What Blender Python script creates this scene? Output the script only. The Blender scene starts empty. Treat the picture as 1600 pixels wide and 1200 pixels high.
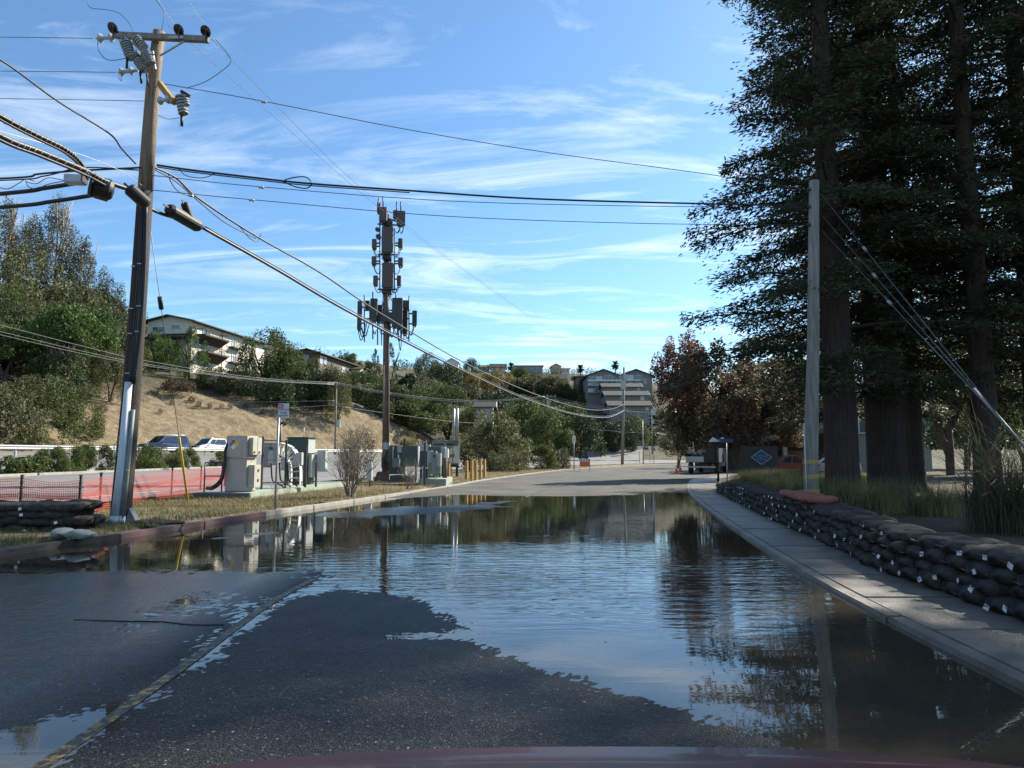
import bpy, bmesh, math, random
import numpy as np
from mathutils import Vector, Matrix
random.seed(7); RNG = np.random.default_rng(11)
S = bpy.context.scene
COL = S.collection
pi = math.pi; R_ = math.radians
# ------------------------------------------------------------ camera
F = 1110.0; CH = 1.5; TILT = math.atan(110/1110.0)
cam = bpy.data.cameras.new('camera'); cam_o = bpy.data.objects.new('camera', cam); COL.objects.link(cam_o)
cam.sensor_width = 36; cam.lens = 36*F/1600; cam.clip_start = .05; cam.clip_end = 5000
cam_o.location = (0, 0, CH); cam_o.rotation_euler = (pi/2+TILT, 0, 0); S.camera = cam_o
# ------------------------------------------------------------ sky, sun, exposure
SUN_AZ, SUN_EL = R_(49), R_(37)
W = bpy.data.worlds.new('World'); S.world = W; W.use_nodes = True
nt = W.node_tree; N = nt.nodes; LK = nt.links; N.clear()
def wn(t, **k):
    n = N.new(t)
    for a, b in k.items(): setattr(n, a, b)
    return n
sky = wn('ShaderNodeTexSky', sky_type='NISHITA', sun_disc=False, sun_elevation=SUN_EL, sun_rotation=SUN_AZ, altitude=50, air_density=1.0, dust_density=0.5, ozone_density=2.2)
tc = wn('ShaderNodeTexCoord'); sp = wn('ShaderNodeSeparateXYZ'); LK.new(tc.outputs['Generated'], sp.inputs[0])
def wmath(op, a, b=None, clamp=False):
    m = wn('ShaderNodeMath', operation=op, use_clamp=clamp)
    for i, v in enumerate((a, b)):
        if v is None: continue
        if isinstance(v, (int, float)): m.inputs[i].default_value = v
        else: LK.new(v, m.inputs[i])
    return m.outputs[0]
zz = wmath('MAXIMUM', wmath('ADD', sp.outputs[2], .10), .03)
cb = wn('ShaderNodeCombineXYZ'); LK.new(wmath('DIVIDE', sp.outputs[0], zz), cb.inputs[0]); LK.new(wmath('DIVIDE', sp.outputs[1], zz), cb.inputs[1])
mp = wn('ShaderNodeMapping'); mp.inputs['Rotation'].default_value = (0, 0, R_(-32)); mp.inputs['Scale'].default_value = (.62, 1.9, 1); mp.inputs['Location'].default_value = (3.3, .9, 0)
LK.new(cb.outputs[0], mp.inputs[0])
def wnoise(sc, det, rough, dist, src):
    n = wn('ShaderNodeTexNoise'); n.inputs['Scale'].default_value = sc; n.inputs['Detail'].default_value = det
    n.inputs['Roughness'].default_value = rough; n.inputs['Distortion'].default_value = dist; LK.new(src, n.inputs['Vector']); return n.outputs['Fac']
n1 = wnoise(1.25, 10, .66, 1.7, mp.outputs[0]); n2 = wnoise(.32, 3, .5, .4, cb.outputs[0])
cl = wmath('MULTIPLY', wmath('MULTIPLY', wmath('SUBTRACT', n1, .48), 5.5, True), wmath('MULTIPLY', wmath('SUBTRACT', n2, .34), 4.0, True), True)
cl = wmath('MULTIPLY', cl, wmath('MULTIPLY', wmath('ADD', sp.outputs[2], -.02), 9, True))
veil = wmath('ADD', cl, wmath('MULTIPLY', n2, .04))
hz = wmath('POWER', wmath('SUBTRACT', 1.0, wmath('MAXIMUM', sp.outputs[2], 0.0)), 9.0)
mixc = wn('ShaderNodeMixRGB'); LK.new(wmath('MULTIPLY', veil, .66, True), mixc.inputs[0])
tint = wn('ShaderNodeMixRGB', blend_type='MULTIPLY'); tint.inputs[0].default_value = 1; tint.inputs[2].default_value = (.70, .95, 1.09, 1)
LK.new(sky.outputs[0], tint.inputs[1]); LK.new(tint.outputs[0], mixc.inputs[1]); mixc.inputs[2].default_value = (7.6, 8.2, 8.6, 1)
bg = wn('ShaderNodeBackground'); LK.new(mixc.outputs[0], bg.inputs[0]); bg.inputs[1].default_value = .083
ow = wn('ShaderNodeOutputWorld'); LK.new(bg.outputs[0], ow.inputs[0])
sl = bpy.data.lights.new('sun', 'SUN'); sl.energy = 5.0; sl.angle = R_(.55); sl.color = (1, .93, .80)
so = bpy.data.objects.new('sun', sl); COL.objects.link(so); so.location = (40, 35, 60)
SD = Vector((math.sin(SUN_AZ)*math.cos(SUN_EL), math.cos(SUN_AZ)*math.cos(SUN_EL), math.sin(SUN_EL)))
so.rotation_euler = SD.to_track_quat('Z', 'Y').to_euler()
vs = S.view_settings; vs.view_transform = 'Standard'; vs.look = 'None'; vs.exposure = 1.14; vs.gamma = 1; vs.use_curve_mapping = False
S.cycles.max_bounces = 6; S.cycles.transparent_max_bounces = 12; S.cycles.caustics_reflective = False; S.cycles.caustics_refractive = False
# ------------------------------------------------------------ pixel (1600x1200 photo) -> world
ct, st = math.cos(TILT), math.sin(TILT)
def ray(px, py):
    dx = (px-800)/F; dz = (600-py)/F
    return dx, ct-dz*st, st+dz*ct
def G(px, py, z=0.0):
    a, b, c = ray(px, py); s = (z-CH)/c; return Vector((a*s, b*s, z))
def P(px, py, Y):
    a, b, c = ray(px, py); s = Y/b; return Vector((a*s, Y, CH+c*s))
def PL(px, py, A, B):                       # ray meets the upright plane through plan points A, B
    a, b, c = ray(px, py); ex, ey = B[0]-A[0], B[1]-A[1]
    s = (A[0]*ey-A[1]*ex)/(a*ey-b*ex); return Vector((a*s, b*s, CH+c*s))
def lerp(a, b, t): return a+(b-a)*t
# ------------------------------------------------------------ materials
MATS = {}
def mat(name, col, rough=.7, metal=0, var=.25, scale=6.0, bump=.0, bscale=None, col2=None, island=0.0, spec=None, transl=0, stretch=None, coat=0, lo=.34, hi=.66):
    if name in MATS: return MATS[name]
    m = bpy.data.materials.new(name); m.use_nodes = True; t = m.node_tree; n = t.nodes; l = t.links
    b = n['Principled BSDF']; b.inputs['Roughness'].default_value = rough; b.inputs['Metallic'].default_value = metal
    if spec is not None: b.inputs['Specular IOR Level'].default_value = spec
    if coat: b.inputs['Coat Weight'].default_value = coat; b.inputs['Coat Roughness'].default_value = .05
    c = tuple(col)+(1,); c2 = tuple(col2)+(1,) if col2 else tuple(max(0, v*(1-var)) for v in col)+(1,)
    tcn = n.new('ShaderNodeTexCoord'); src = tcn.outputs['Object']
    if stretch:
        mpn = n.new('ShaderNodeMapping'); mpn.inputs['Scale'].default_value = stretch; l.new(src, mpn.inputs[0]); src = mpn.outputs[0]
    nz = n.new('ShaderNodeTexNoise'); nz.inputs['Scale'].default_value = scale; nz.inputs['Detail'].default_value = 6; nz.inputs['Roughness'].default_value = .6; l.new(src, nz.inputs['Vector'])
    rp = n.new('ShaderNodeValToRGB'); rp.color_ramp.elements[0].position = lo; rp.color_ramp.elements[1].position = hi
    rp.color_ramp.elements[0].color = c2; rp.color_ramp.elements[1].color = c; l.new(nz.outputs['Fac'], rp.inputs[0]); out = rp.outputs[0]
    if island:
        g = n.new('ShaderNodeNewGeometry'); mr = n.new('ShaderNodeMapRange'); mr.inputs[3].default_value = 1-island; mr.inputs[4].default_value = 1+island
        l.new(g.outputs['Random Per Island'], mr.inputs[0]); oi = n.new('ShaderNodeObjectInfo'); mr2 = n.new('ShaderNodeMapRange'); mr2.inputs[3].default_value = .82; mr2.inputs[4].default_value = 1.18
        l.new(oi.outputs['Random'], mr2.inputs[0]); mm = n.new('ShaderNodeMath'); mm.operation = 'MULTIPLY'; l.new(mr.outputs[0], mm.inputs[0]); l.new(mr2.outputs[0], mm.inputs[1])
        vm = n.new('ShaderNodeVectorMath'); vm.operation = 'SCALE'; l.new(out, vm.inputs[0]); l.new(mm.outputs[0], vm.inputs['Scale']); out = vm.outputs[0]
    l.new(out, b.inputs['Base Color'])
    if bump:
        nb = n.new('ShaderNodeTexNoise'); nb.inputs['Scale'].default_value = bscale or scale*5; nb.inputs['Detail'].default_value = 5; l.new(src, nb.inputs['Vector'])
        bp = n.new('ShaderNodeBump'); bp.inputs['Strength'].default_value = bump; bp.inputs['Distance'].default_value = .02; l.new(nb.outputs['Fac'], bp.inputs['Height']); l.new(bp.outputs[0], b.inputs['Normal'])
    if transl:
        tr = n.new('ShaderNodeBsdfTranslucent'); l.new(out, tr.inputs[0]); mx = n.new('ShaderNodeMixShader'); mx.inputs[0].default_value = transl
        l.new(b.outputs[0], mx.inputs[1]); l.new(tr.outputs[0], mx.inputs[2]); l.new(mx.outputs[0], n['Material Output'].inputs[0])
    MATS[name] = m; return m
# ------------------------------------------------------------ mesh builder
def link_mesh(name, me, material, parent=None, loc=None):
    o = bpy.data.objects.new(name, me); COL.objects.link(o)
    if material is not None and not me.materials: me.materials.append(material)
    if parent is not None: o.parent = parent
    if loc is not None: o.location = loc
    return o
class MB:
    def __init__(s): s.v = []; s.f = []; s.sm = []
    def add(s, vs, fs, smooth=False):
        o = len(s.v); s.v += [tuple(v) for v in vs]; s.f += [tuple(i+o for i in f) for f in fs]; s.sm += [smooth]*len(fs); return s
    def box(s, c, d, rz=0.0, M=None):
        c = Vector(c); hx, hy, hz_ = d[0]/2, d[1]/2, d[2]/2; A = M or Matrix.Rotation(rz, 3, 'Z')
        vs = [c+A@Vector((x*hx, y*hy, z*hz_)) for z in (-1, 1) for x, y in ((-1, -1), (1, -1), (1, 1), (-1, 1))]
        return s.add(vs, [(3, 2, 1, 0), (4, 5, 6, 7), (0, 1, 5, 4), (1, 2, 6, 5), (2, 3, 7, 6), (3, 0, 4, 7)])
    def beam(s, a, b, w, h=None):
        a = Vector(a); b = Vector(b); d = b-a; q = d.to_track_quat('X', 'Z').to_matrix()
        return s.box((a+b)/2, (d.length, w, h or w), M=q)
    def tube(s, pts, r, n=6, caps=True):
        pts = [Vector(p) for p in pts]; k = len(pts); rs = r if isinstance(r, (list, tuple)) else [r]*k; vs = []
        up = Vector((0, 0, 1)); px = None
        for i, p in enumerate(pts):
            t = (pts[min(i+1, k-1)]-pts[max(i-1, 0)])
            t = t.normalized() if t.length > 1e-9 else Vector((0, 0, 1))
            if px is None:
                px = t.cross(up if abs(t.z) < .95 else Vector((1, 0, 0))).normalized()
            else:
                px = (px-t*px.dot(t)); px = px.normalized() if px.length > 1e-6 else t.orthogonal().normalized()
            py = t.cross(px)
            for j in range(n):
                a = 2*pi*j/n; vs.append(p+(px*math.cos(a)+py*math.sin(a))*rs[i])
        fs = [(i*n+j, i*n+(j+1) % n, (i+1)*n+(j+1) % n, (i+1)*n+j) for i in range(k-1) for j in range(n)]
        s.add(vs, fs, True)
        if caps:
            o = len(s.v)-len(vs); s.f += [tuple(o+j for j in reversed(range(n))), tuple(o+(k-1)*n+j for j in range(n))]; s.sm += [False, False]
        return s
    def lathe(s, base, axis, prof, n=14):          # prof: (distance along axis, radius)
        base = Vector(base); ax = Vector(axis).normalized(); return s.tube_raw([base+ax*d for d, r in prof], [r for d, r in prof], ax, n)
    def tube_raw(s, pts, rs, ax, n):
        px = ax.orthogonal().normalized(); py = ax.cross(px); k = len(pts)
        vs = [p+(px*math.cos(2*pi*j/n)+py*math.sin(2*pi*j/n))*max(r, 1e-4) for p, r in zip(pts, rs) for j in range(n)]
        fs = [(i*n+j, i*n+(j+1) % n, (i+1)*n+(j+1) % n, (i+1)*n+j) for i in range(k-1) for j in range(n)]
        s.add(vs, fs, False); o = len(s.v)-len(vs); s.f += [tuple(o+j for j in reversed(range(n))), tuple(o+(k-1)*n+j for j in range(n))]; s.sm += [False, False]; return s
    def prism(s, poly, a, b):                      # poly of 3D points, extruded from offset a to offset b (vectors)
        n = len(poly); a = Vector(a); b = Vector(b); vs = [Vector(p)+a for p in poly]+[Vector(p)+b for p in poly]
        return s.add(vs, [tuple(reversed(range(n))), tuple(range(n, 2*n))]+[(i, (i+1) % n, n+(i+1) % n, n+i) for i in range(n)])
    def quad(s, a, b, c, d): return s.add([a, b, c, d], [(0, 1, 2, 3)])
    def build(s, name, material, parent=None, world=False, bevel=0, loc=None):
        off = Vector((0, 0, 0))
        if world and parent is not None:
            p = parent
            while p is not None: off += p.location; p = p.parent
        me = bpy.data.meshes.new(name)
        me.from_pydata([(v[0]-off.x, v[1]-off.y, v[2]-off.z) for v in s.v], [], s.f)
        me.polygons.foreach_set('use_smooth', s.sm)
        if bevel:
            bm = bmesh.new(); bm.from_mesh(me); bmesh.ops.recalc_face_normals(bm, faces=bm.faces)
            bmesh.ops.bevel(bm, geom=[e for e in bm.edges if e.calc_face_angle(0) > .5], offset=bevel, segments=2, affect='EDGES', clamp_overlap=True); bm.to_mesh(me); bm.free()
        return link_mesh(name, me, material, parent, loc)
def tag(o, label=None, cat=None, group=None, kind=None):
    if label: o['label'] = label
    if cat: o['category'] = cat
    if group: o['group'] = group
    if kind: o['kind'] = kind
    return o
def empty(name, loc, label, cat, group=None, rz=0):
    o = bpy.data.objects.new(name, None); COL.objects.link(o); o.location = loc; o.rotation_euler[2] = rz; o.empty_display_size = .2
    return tag(o, label, cat, group)
def copy_tree(o, parent=None):
    c = o.copy(); COL.objects.link(c); c.parent = parent
    for ch in list(o.children): copy_tree(ch, c)
    return c
def array_mesh(name, verts, faces, mat_=None):      # numpy arrays, faces (n,4)
    me = bpy.data.meshes.new(name); nv, nf = len(verts), len(faces); k = faces.shape[1]
    me.vertices.add(nv); me.vertices.foreach_set('co', np.asarray(verts, np.float32).ravel())
    me.loops.add(nf*k); me.loops.foreach_set('vertex_index', np.asarray(faces, np.int32).ravel())
    me.polygons.add(nf); me.polygons.foreach_set('loop_start', np.arange(0, nf*k, k, dtype=np.int32)); me.polygons.foreach_set('loop_total', np.full(nf, k, np.int32))
    me.update(calc_edges=True); me.validate()
    if mat_: me.materials.append(mat_)
    return me
def catmull(pts, per=8):
    pts = [Vector(p) for p in pts]
    if len(pts) < 3: return [pts[0].lerp(pts[-1], i/per) for i in range(per+1)]
    q = [pts[0]*2-pts[1]]+pts+[pts[-1]*2-pts[-2]]; out = []
    for i in range(1, len(q)-2):
        for j in range(per):
            t = j/per; a, b, c, d = q[i-1], q[i], q[i+1], q[i+2]
            out.append(.5*((2*b)+(c-a)*t+(2*a-5*b+4*c-d)*t*t+(3*b-a-3*c+d)*t**3))
    return out+[pts[-1]]
def vnoise(x, y, seed=0):                            # smooth value noise, numpy
    xi = np.floor(x).astype(np.int64); yi = np.floor(y).astype(np.int64); fx = x-xi; fy = y-yi
    fx = fx*fx*(3-2*fx); fy = fy*fy*(3-2*fy)
    def h(a, b):
        n = (a*374761393+b*668265263+seed*982451653) & 0x7fffffff; n = ((n ^ (n >> 13))*1274126177) & 0x7fffffff
        return ((n ^ (n >> 16)) & 0xffff)/65535.0
    return (h(xi, yi)*(1-fx)+h(xi+1, yi)*fx)*(1-fy)+(h(xi, yi+1)*(1-fx)+h(xi+1, yi+1)*fx)*fy
# ------------------------------------------------------------ road lines and terrain
def crv(pts):
    ys = [p[0] for p in pts]; xs = [p[1] for p in pts]; yy = np.linspace(ys[0], ys[-1], 800)
    c = catmull([(p[1], p[0], 0) for p in pts], 10); cy = np.array([v.y for v in c]); cx = np.array([v.x for v in c])
    xx = np.interp(yy, cy, cx); return lambda y: np.interp(y, yy, xx)
Lf = crv([(-20, -10.5), (0, -8.7), (10.4, -7.5), (13, -6.9), (18.5, -5.85), (22.5, -4.9), (27, -3.9), (34, -2.5), (41.6, -1.2), (61.7, 3.6), (75, 8.3), (92, 17), (112, 31), (140, 55)])
Rf = crv([(-20, 2.2), (0, 3.0), (4.5, 3.25), (9.5, 3.7), (19.6, 5.3), (30.3, 7.4), (41.6, 10.4), (47, 12.8), (52, 15), (62, 19.8), (80, 30), (92, 38), (112, 52), (140, 75)])
Ff = crv([(-20, -14.5), (0, -13), (20, -11.8), (40, -9), (60, -2.8), (80, 4.5), (100, 15), (125, 32), (160, 58), (220, 105)])     # near edge of the freeway
Mf = crv([(-20, -26.5), (0, -26), (35, -25), (61, -23.5), (80, -17), (100, -6), (125, 13), (160, 42), (220, 92)])                # its far edge / planted median
Gf = crv([(-20, -38), (0, -38), (52, -37.6), (75, -34), (96, -29), (120, -19), (150, 3), (220, 62)])              # guard rail line
def sstep(a, b, x):
    t = np.clip((x-a)/(b-a), 0, 1); return t*t*(3-2*t)
CP = []
def cp(px, py, d): p = P(px, py, d); CP.append((p.x, p.y, p.z))
for a in [(30, 700, 62), (100, 697, 72), (200, 698, 86), (300, 701, 95), (400, 703, 102), (500, 704, 110), (600, 705, 125), (700, 708, 145)]: cp(*a)
for a in [(30, 640, 80), (100, 640, 88), (200, 604, 106), (300, 606, 113), (400, 630, 117), (450, 641, 119), (500, 654, 122), (540, 648, 122), (580, 654, 124), (640, 664, 130), (690, 690, 142),
          (250, 655, 95), (350, 655, 105), (450, 675, 110), (560, 680, 118),
          (20, 575, 100), (100, 560, 110), (180, 560, 122), (40, 520, 135), (120, 500, 150), (225, 572, 128), (300, 575, 130), (370, 583, 140), (430, 590, 140), (500, 596, 165), (570, 610, 165), (560, 590, 200),
          (620, 620, 165), (690, 650, 165), (640, 588, 240), (750, 660, 170), (700, 600, 250), (760, 620, 240), (700, 580, 345), (760, 581, 350), (820, 585, 350), (880, 588, 350), (820, 640, 210), (880, 650, 200),
          (920, 690, 170), (960, 690, 172), (960, 640, 195), (1000, 650, 190), (910, 600, 260), (960, 590, 235), (1010, 592, 235), (920, 587, 350), (1050, 620, 260), (1050, 680, 200), (1120, 655, 260), (1250, 670, 260), (1400, 680, 260),
          (1100, 620, 420), (1300, 640, 420), (1500, 650, 420), (850, 694, 150), (1000, 702, 150)]: cp(*a)
CP += [(-120, 20, 20), (-90, 50, 14), (-60, 20, 5), (-160, 100, 40), (-160, 200, 50), (-60, -20, 5), (-120, -20, 20), (-100, 420, 50), (100, 420, 40), (-250, 420, 60), (300, 300, 25), (300, 100, 6), (100, 60, 1), (60, 20, .3), (60, -20, .2), (120, 160, 4), (80, 110, 1.0), (300, -20, 4), (-300, 0, 55), (-300, 300, 70), (300, 600, 50), (-300, 600, 60), (0, 600, 50), (20, 140, .6), (45, 140, .8)]
CPA = np.array(CP); 
def _phi(r2): return r2*np.log(np.maximum(r2, 1e-9))*.5
def _solve():
    A = CPA[:, :2]/100; n = len(A); K = _phi(((A[:, None]-A[None])**2).sum(-1))+np.eye(n)*.004
    Pm = np.hstack([np.ones((n, 1)), A]); M_ = np.block([[K, Pm], [Pm.T, np.zeros((3, 3))]])
    return np.linalg.solve(M_, np.concatenate([CPA[:, 2], np.zeros(3)]))
_w = _solve()
def rbf(x, y):
    x = np.atleast_1d(np.asarray(x, float)); y = np.atleast_1d(np.asarray(y, float)); sh = x.shape; q = np.stack([x.ravel(), y.ravel()], 1)/100; A = CPA[:, :2]/100; out = np.empty(len(q))
    for i in range(0, len(q), 20000):
        k = q[i:i+20000]; out[i:i+20000] = _phi(((k[:, None]-A[None])**2).sum(-1))@_w[:-3]+_w[-3]+k@_w[-2:]
    return out.reshape(sh)
def profile_left(x, y):            # freeway cross-section height as function of place between Ff .. Gf
    f, m, g = Ff(y), Mf(y), Gf(y)
    a = sstep(0, 1, (f-x)/np.maximum(f-m, 1)); b = sstep(0, 1, (m-3-x)/np.maximum(m-3-g, 1))
    z = .12+.28*a+1.0*b; return z+np.clip((g-x)/9, 0, 1)*.35
def terrain(x, y):
    x = np.atleast_1d(np.asarray(x, float)); y = np.atleast_1d(np.asarray(y, float))
    h = rbf(x, y); flat = np.where(x < (Lf(y)+Rf(y))/2, profile_left(x, y), .07)
    left = sstep(7, 16, Gf(y)-x); right = sstep(14, 60, x-Rf(y)); far = sstep(120, 165, y)
    w = np.clip(np.maximum(np.maximum(left, right), far), 0, 1); z = flat*(1-w)+np.maximum(h, -.5)*w
    bumpy = (vnoise(x*.22, y*.22, 3)-.5)*1.1+(vnoise(x*.8, y*.8, 4)-.5)*.35
    return z+bumpy*np.clip(w, 0, 1)*np.clip(left+far*.6, 0, 1)
def tz(x, y): return float(terrain([x], [y])[0])
# ============================================================ SETTING
m_dry = mat('dry_grass_ground', (.30, .215, .115), .95, col2=(.17, .115, .06), scale=.55, bump=1.0, bscale=3.0)
def ground_material():
    m = bpy.data.materials.new('ground_material'); m.use_nodes = True; t = m.node_tree; n = t.nodes; l = t.links; b = n['Principled BSDF']; b.inputs['Roughness'].default_value = .95
    tcn = n.new('ShaderNodeTexCoord'); at = n.new('ShaderNodeAttribute'); at.attribute_name = 'zone'
    def ramp(sc, c1, c2, lo=.35, hi=.65, det=8):
        z = n.new('ShaderNodeTexNoise'); z.inputs['Scale'].default_value = sc; z.inputs['Detail'].default_value = det; z.inputs['Roughness'].default_value = .7; l.new(tcn.outputs['Object'], z.inputs['Vector'])
        r = n.new('ShaderNodeValToRGB'); r.color_ramp.elements[0].position = lo; r.color_ramp.elements[1].position = hi; r.color_ramp.elements[0].color = c1+(1,); r.color_ramp.elements[1].color = c2+(1,); l.new(z.outputs['Fac'], r.inputs[0]); return r.outputs[0], z.outputs['Fac']
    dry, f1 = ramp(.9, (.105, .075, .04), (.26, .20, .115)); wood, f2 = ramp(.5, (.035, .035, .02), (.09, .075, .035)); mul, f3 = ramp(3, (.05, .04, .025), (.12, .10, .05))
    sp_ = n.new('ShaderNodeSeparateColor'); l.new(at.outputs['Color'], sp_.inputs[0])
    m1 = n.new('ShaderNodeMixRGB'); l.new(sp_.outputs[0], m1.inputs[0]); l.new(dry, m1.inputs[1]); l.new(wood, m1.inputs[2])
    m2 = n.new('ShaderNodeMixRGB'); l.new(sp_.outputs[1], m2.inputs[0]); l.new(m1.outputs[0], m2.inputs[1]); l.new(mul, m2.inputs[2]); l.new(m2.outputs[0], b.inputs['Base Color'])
    z = n.new('ShaderNodeTexNoise'); z.inputs['Scale'].default_value = 2.2; z.inputs['Detail'].default_value = 8; z.inputs['Roughness'].default_value = .75; l.new(tcn.outputs['Object'], z.inputs['Vector'])
    bp = n.new('ShaderNodeBump'); bp.inputs['Strength'].default_value = 1; bp.inputs['Distance'].default_value = .25; l.new(z.outputs['Fac'], bp.inputs['Height']); l.new(bp.outputs[0], b.inputs['Normal']); return m
def grid_sheet(name, X, Y, Z, material, kind='structure', zone=None):
    ny, nx = X.shape; v = np.stack([X, Y, Z], -1).reshape(-1, 3); i = np.arange(ny*nx).reshape(ny, nx)
    f = np.stack([i[:-1, :-1], i[:-1, 1:], i[1:, 1:], i[1:, :-1]], -1).reshape(-1, 4); me = array_mesh(name, v, f, material)
    me.polygons.foreach_set('use_smooth', np.ones(len(f), bool))
    if zone is not None:
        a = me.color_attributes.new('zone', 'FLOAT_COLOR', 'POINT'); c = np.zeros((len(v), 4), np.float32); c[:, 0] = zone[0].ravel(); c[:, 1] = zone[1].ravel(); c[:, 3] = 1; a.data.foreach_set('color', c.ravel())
    o = link_mesh(name, me, material); o['kind'] = kind; return o
# ground: one sheet to the horizon
gx = np.concatenate([np.linspace(-900, -130, 30)[:-1], np.arange(-130, 60, 1.3), np.linspace(60, 900, 50)]); gy = np.concatenate([np.linspace(-60, 0, 20)[:-1], np.arange(0, 190, 1.0), np.arange(190, 420, 3), np.linspace(420, 1500, 25)])
GX, GY = np.meshgrid(gx, gy); 
GZ = terrain(np.clip(GX, -300, 300), np.clip(GY, -60, 600))
under = (GX > Lf(GY)-.6) & (GX < Rf(GY)+2.4) & (GY < 135)
under2 = (GX < Ff(GY)+.5) & (GX > Gf(GY)-7.5) & (GY < 215) & ~((GX < Mf(GY)-.6) & (GX > Mf(GY)-2.4) & (GY < 110))
rag = (vnoise(GX*.15, GY*.15, 8)-.5)*10
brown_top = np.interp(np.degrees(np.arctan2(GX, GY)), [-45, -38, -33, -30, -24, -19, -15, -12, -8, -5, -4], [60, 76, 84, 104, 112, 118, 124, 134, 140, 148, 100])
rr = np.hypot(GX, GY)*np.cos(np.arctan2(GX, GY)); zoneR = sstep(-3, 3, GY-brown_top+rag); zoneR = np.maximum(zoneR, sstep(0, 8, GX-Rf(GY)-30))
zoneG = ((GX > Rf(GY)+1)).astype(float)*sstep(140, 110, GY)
GZ = np.where(under | under2, np.minimum(GZ-.35, GZ-.35), GZ)
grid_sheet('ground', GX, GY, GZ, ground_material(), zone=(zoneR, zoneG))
# ---- road surface with real relief: shallow hollow that holds the flood water
def sdf(X, Y, poly):
    d = np.full(X.shape, 1e9); ins = np.zeros(X.shape, bool); n = len(poly)
    for i in range(n):
        ax, ay = poly[i]; bx, by = poly[(i+1) % n]; ex, ey = bx-ax, by-ay; t = np.clip(((X-ax)*ex+(Y-ay)*ey)/(ex*ex+ey*ey), 0, 1)
        d = np.minimum(d, np.hypot(X-ax-t*ex, Y-ay-t*ey)); c = ((ay > Y) != (by > Y)) & (X < (bx-ax)*(Y-ay)/((by-ay) if by != ay else 1e-9)+ax); ins ^= c
    return np.where(ins, d, -d)
def gp(l): return [tuple(G(a, b)[:2]) for a, b in l]
hump = gp([(150, 1150), (300, 1040), (400, 975), (455, 940), (530, 922), (600, 926), (680, 946), (735, 985), (800, 1022), (860, 1046), (1000, 1085), (1150, 1140), (1300, 1215), (1500, 1330)])+[(3.0, -4), (-2.0, -4)]
leftlane = gp([(-60, 905), (120, 900), (300, 896), (440, 893), (480, 905), (400, 968), (290, 1035), (60, 1195)])+[(-2.2, -4), (-9.0, -4)]
lip = gp([(285, 843), (330, 836), (400, 834), (395, 842), (330, 846)])
bar = gp([(470, 806), (560, 798), (640, 792), (720, 790), (800, 783), (780, 792), (660, 802), (560, 809), (500, 812)])
def road_z(X, Y, fine=True):
    d1 = sdf(X, Y, hump); d2 = sdf(X, Y, leftlane); d3 = np.maximum(sdf(X, Y, bar), sdf(X, Y, lip))
    wob = (vnoise(X*1.3, Y*1.3, 5)-.5)*.35+(vnoise(X*4, Y*3, 6)-.5)*.14
    z = np.full(X.shape, -.03)
    dip = np.exp(-(((X-float(G(600, 995)[0]))/.55)**2+((Y-float(G(600, 995)[1]))/.22)**2)); z = np.maximum(z, np.clip(np.where(d1 > 0, (d1+wob*.5)*.016, (d1+wob*.5)*.022), -.03, .016)-dip*.012*(d1 > 0))
    z = np.maximum(z, np.clip((d2+wob*1.6+.1)*.007, -.03, .0045)+(vnoise(X*.9, Y*.8, 9)-.5)*.0125*(d2 > -.4))
    z = np.maximum(z, np.clip((d3+wob*2.4)*.02, -.03, .004)+(vnoise(X*2.2, Y*2.2, 19)-.5)*.006*(d3 > -.5))
    far = 25.2+2.6*np.clip((X+4)/11, 0, 1)+(vnoise(X*.5, Y*.0+1, 7)-.5)*2.4      # flood ends where the road climbs
    z = np.maximum(z, np.clip((Y-far)*.012, -.03, .05))
    g = np.minimum(X-Lf(Y), Rf(Y)-X); z = z-.03*np.clip(1-g/.7, 0, 1)*(Y < 24)
    if fine: z = z+(vnoise(X*42, Y*36, 1)-.5)*.0042*np.clip(1.2-Y/16, 0, 1)+(vnoise(X*15, Y*13, 2)-.5)*.0022*np.clip(1.4-Y/25, 0, 1)
    return z
ry = np.concatenate([np.linspace(-8, 2.2, 40)[:-1], 2.2*np.power(34/2.2, np.linspace(0, 1, 500))[:-1], np.linspace(34, 135, 70)])
tt = np.linspace(0, 1, 430); RY, TT = np.meshgrid(ry, tt, indexing='ij'); RX = Lf(RY)+.002+(Rf(RY)-Lf(RY)-.004)*TT
RZ = road_z(RX, RY)
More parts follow.
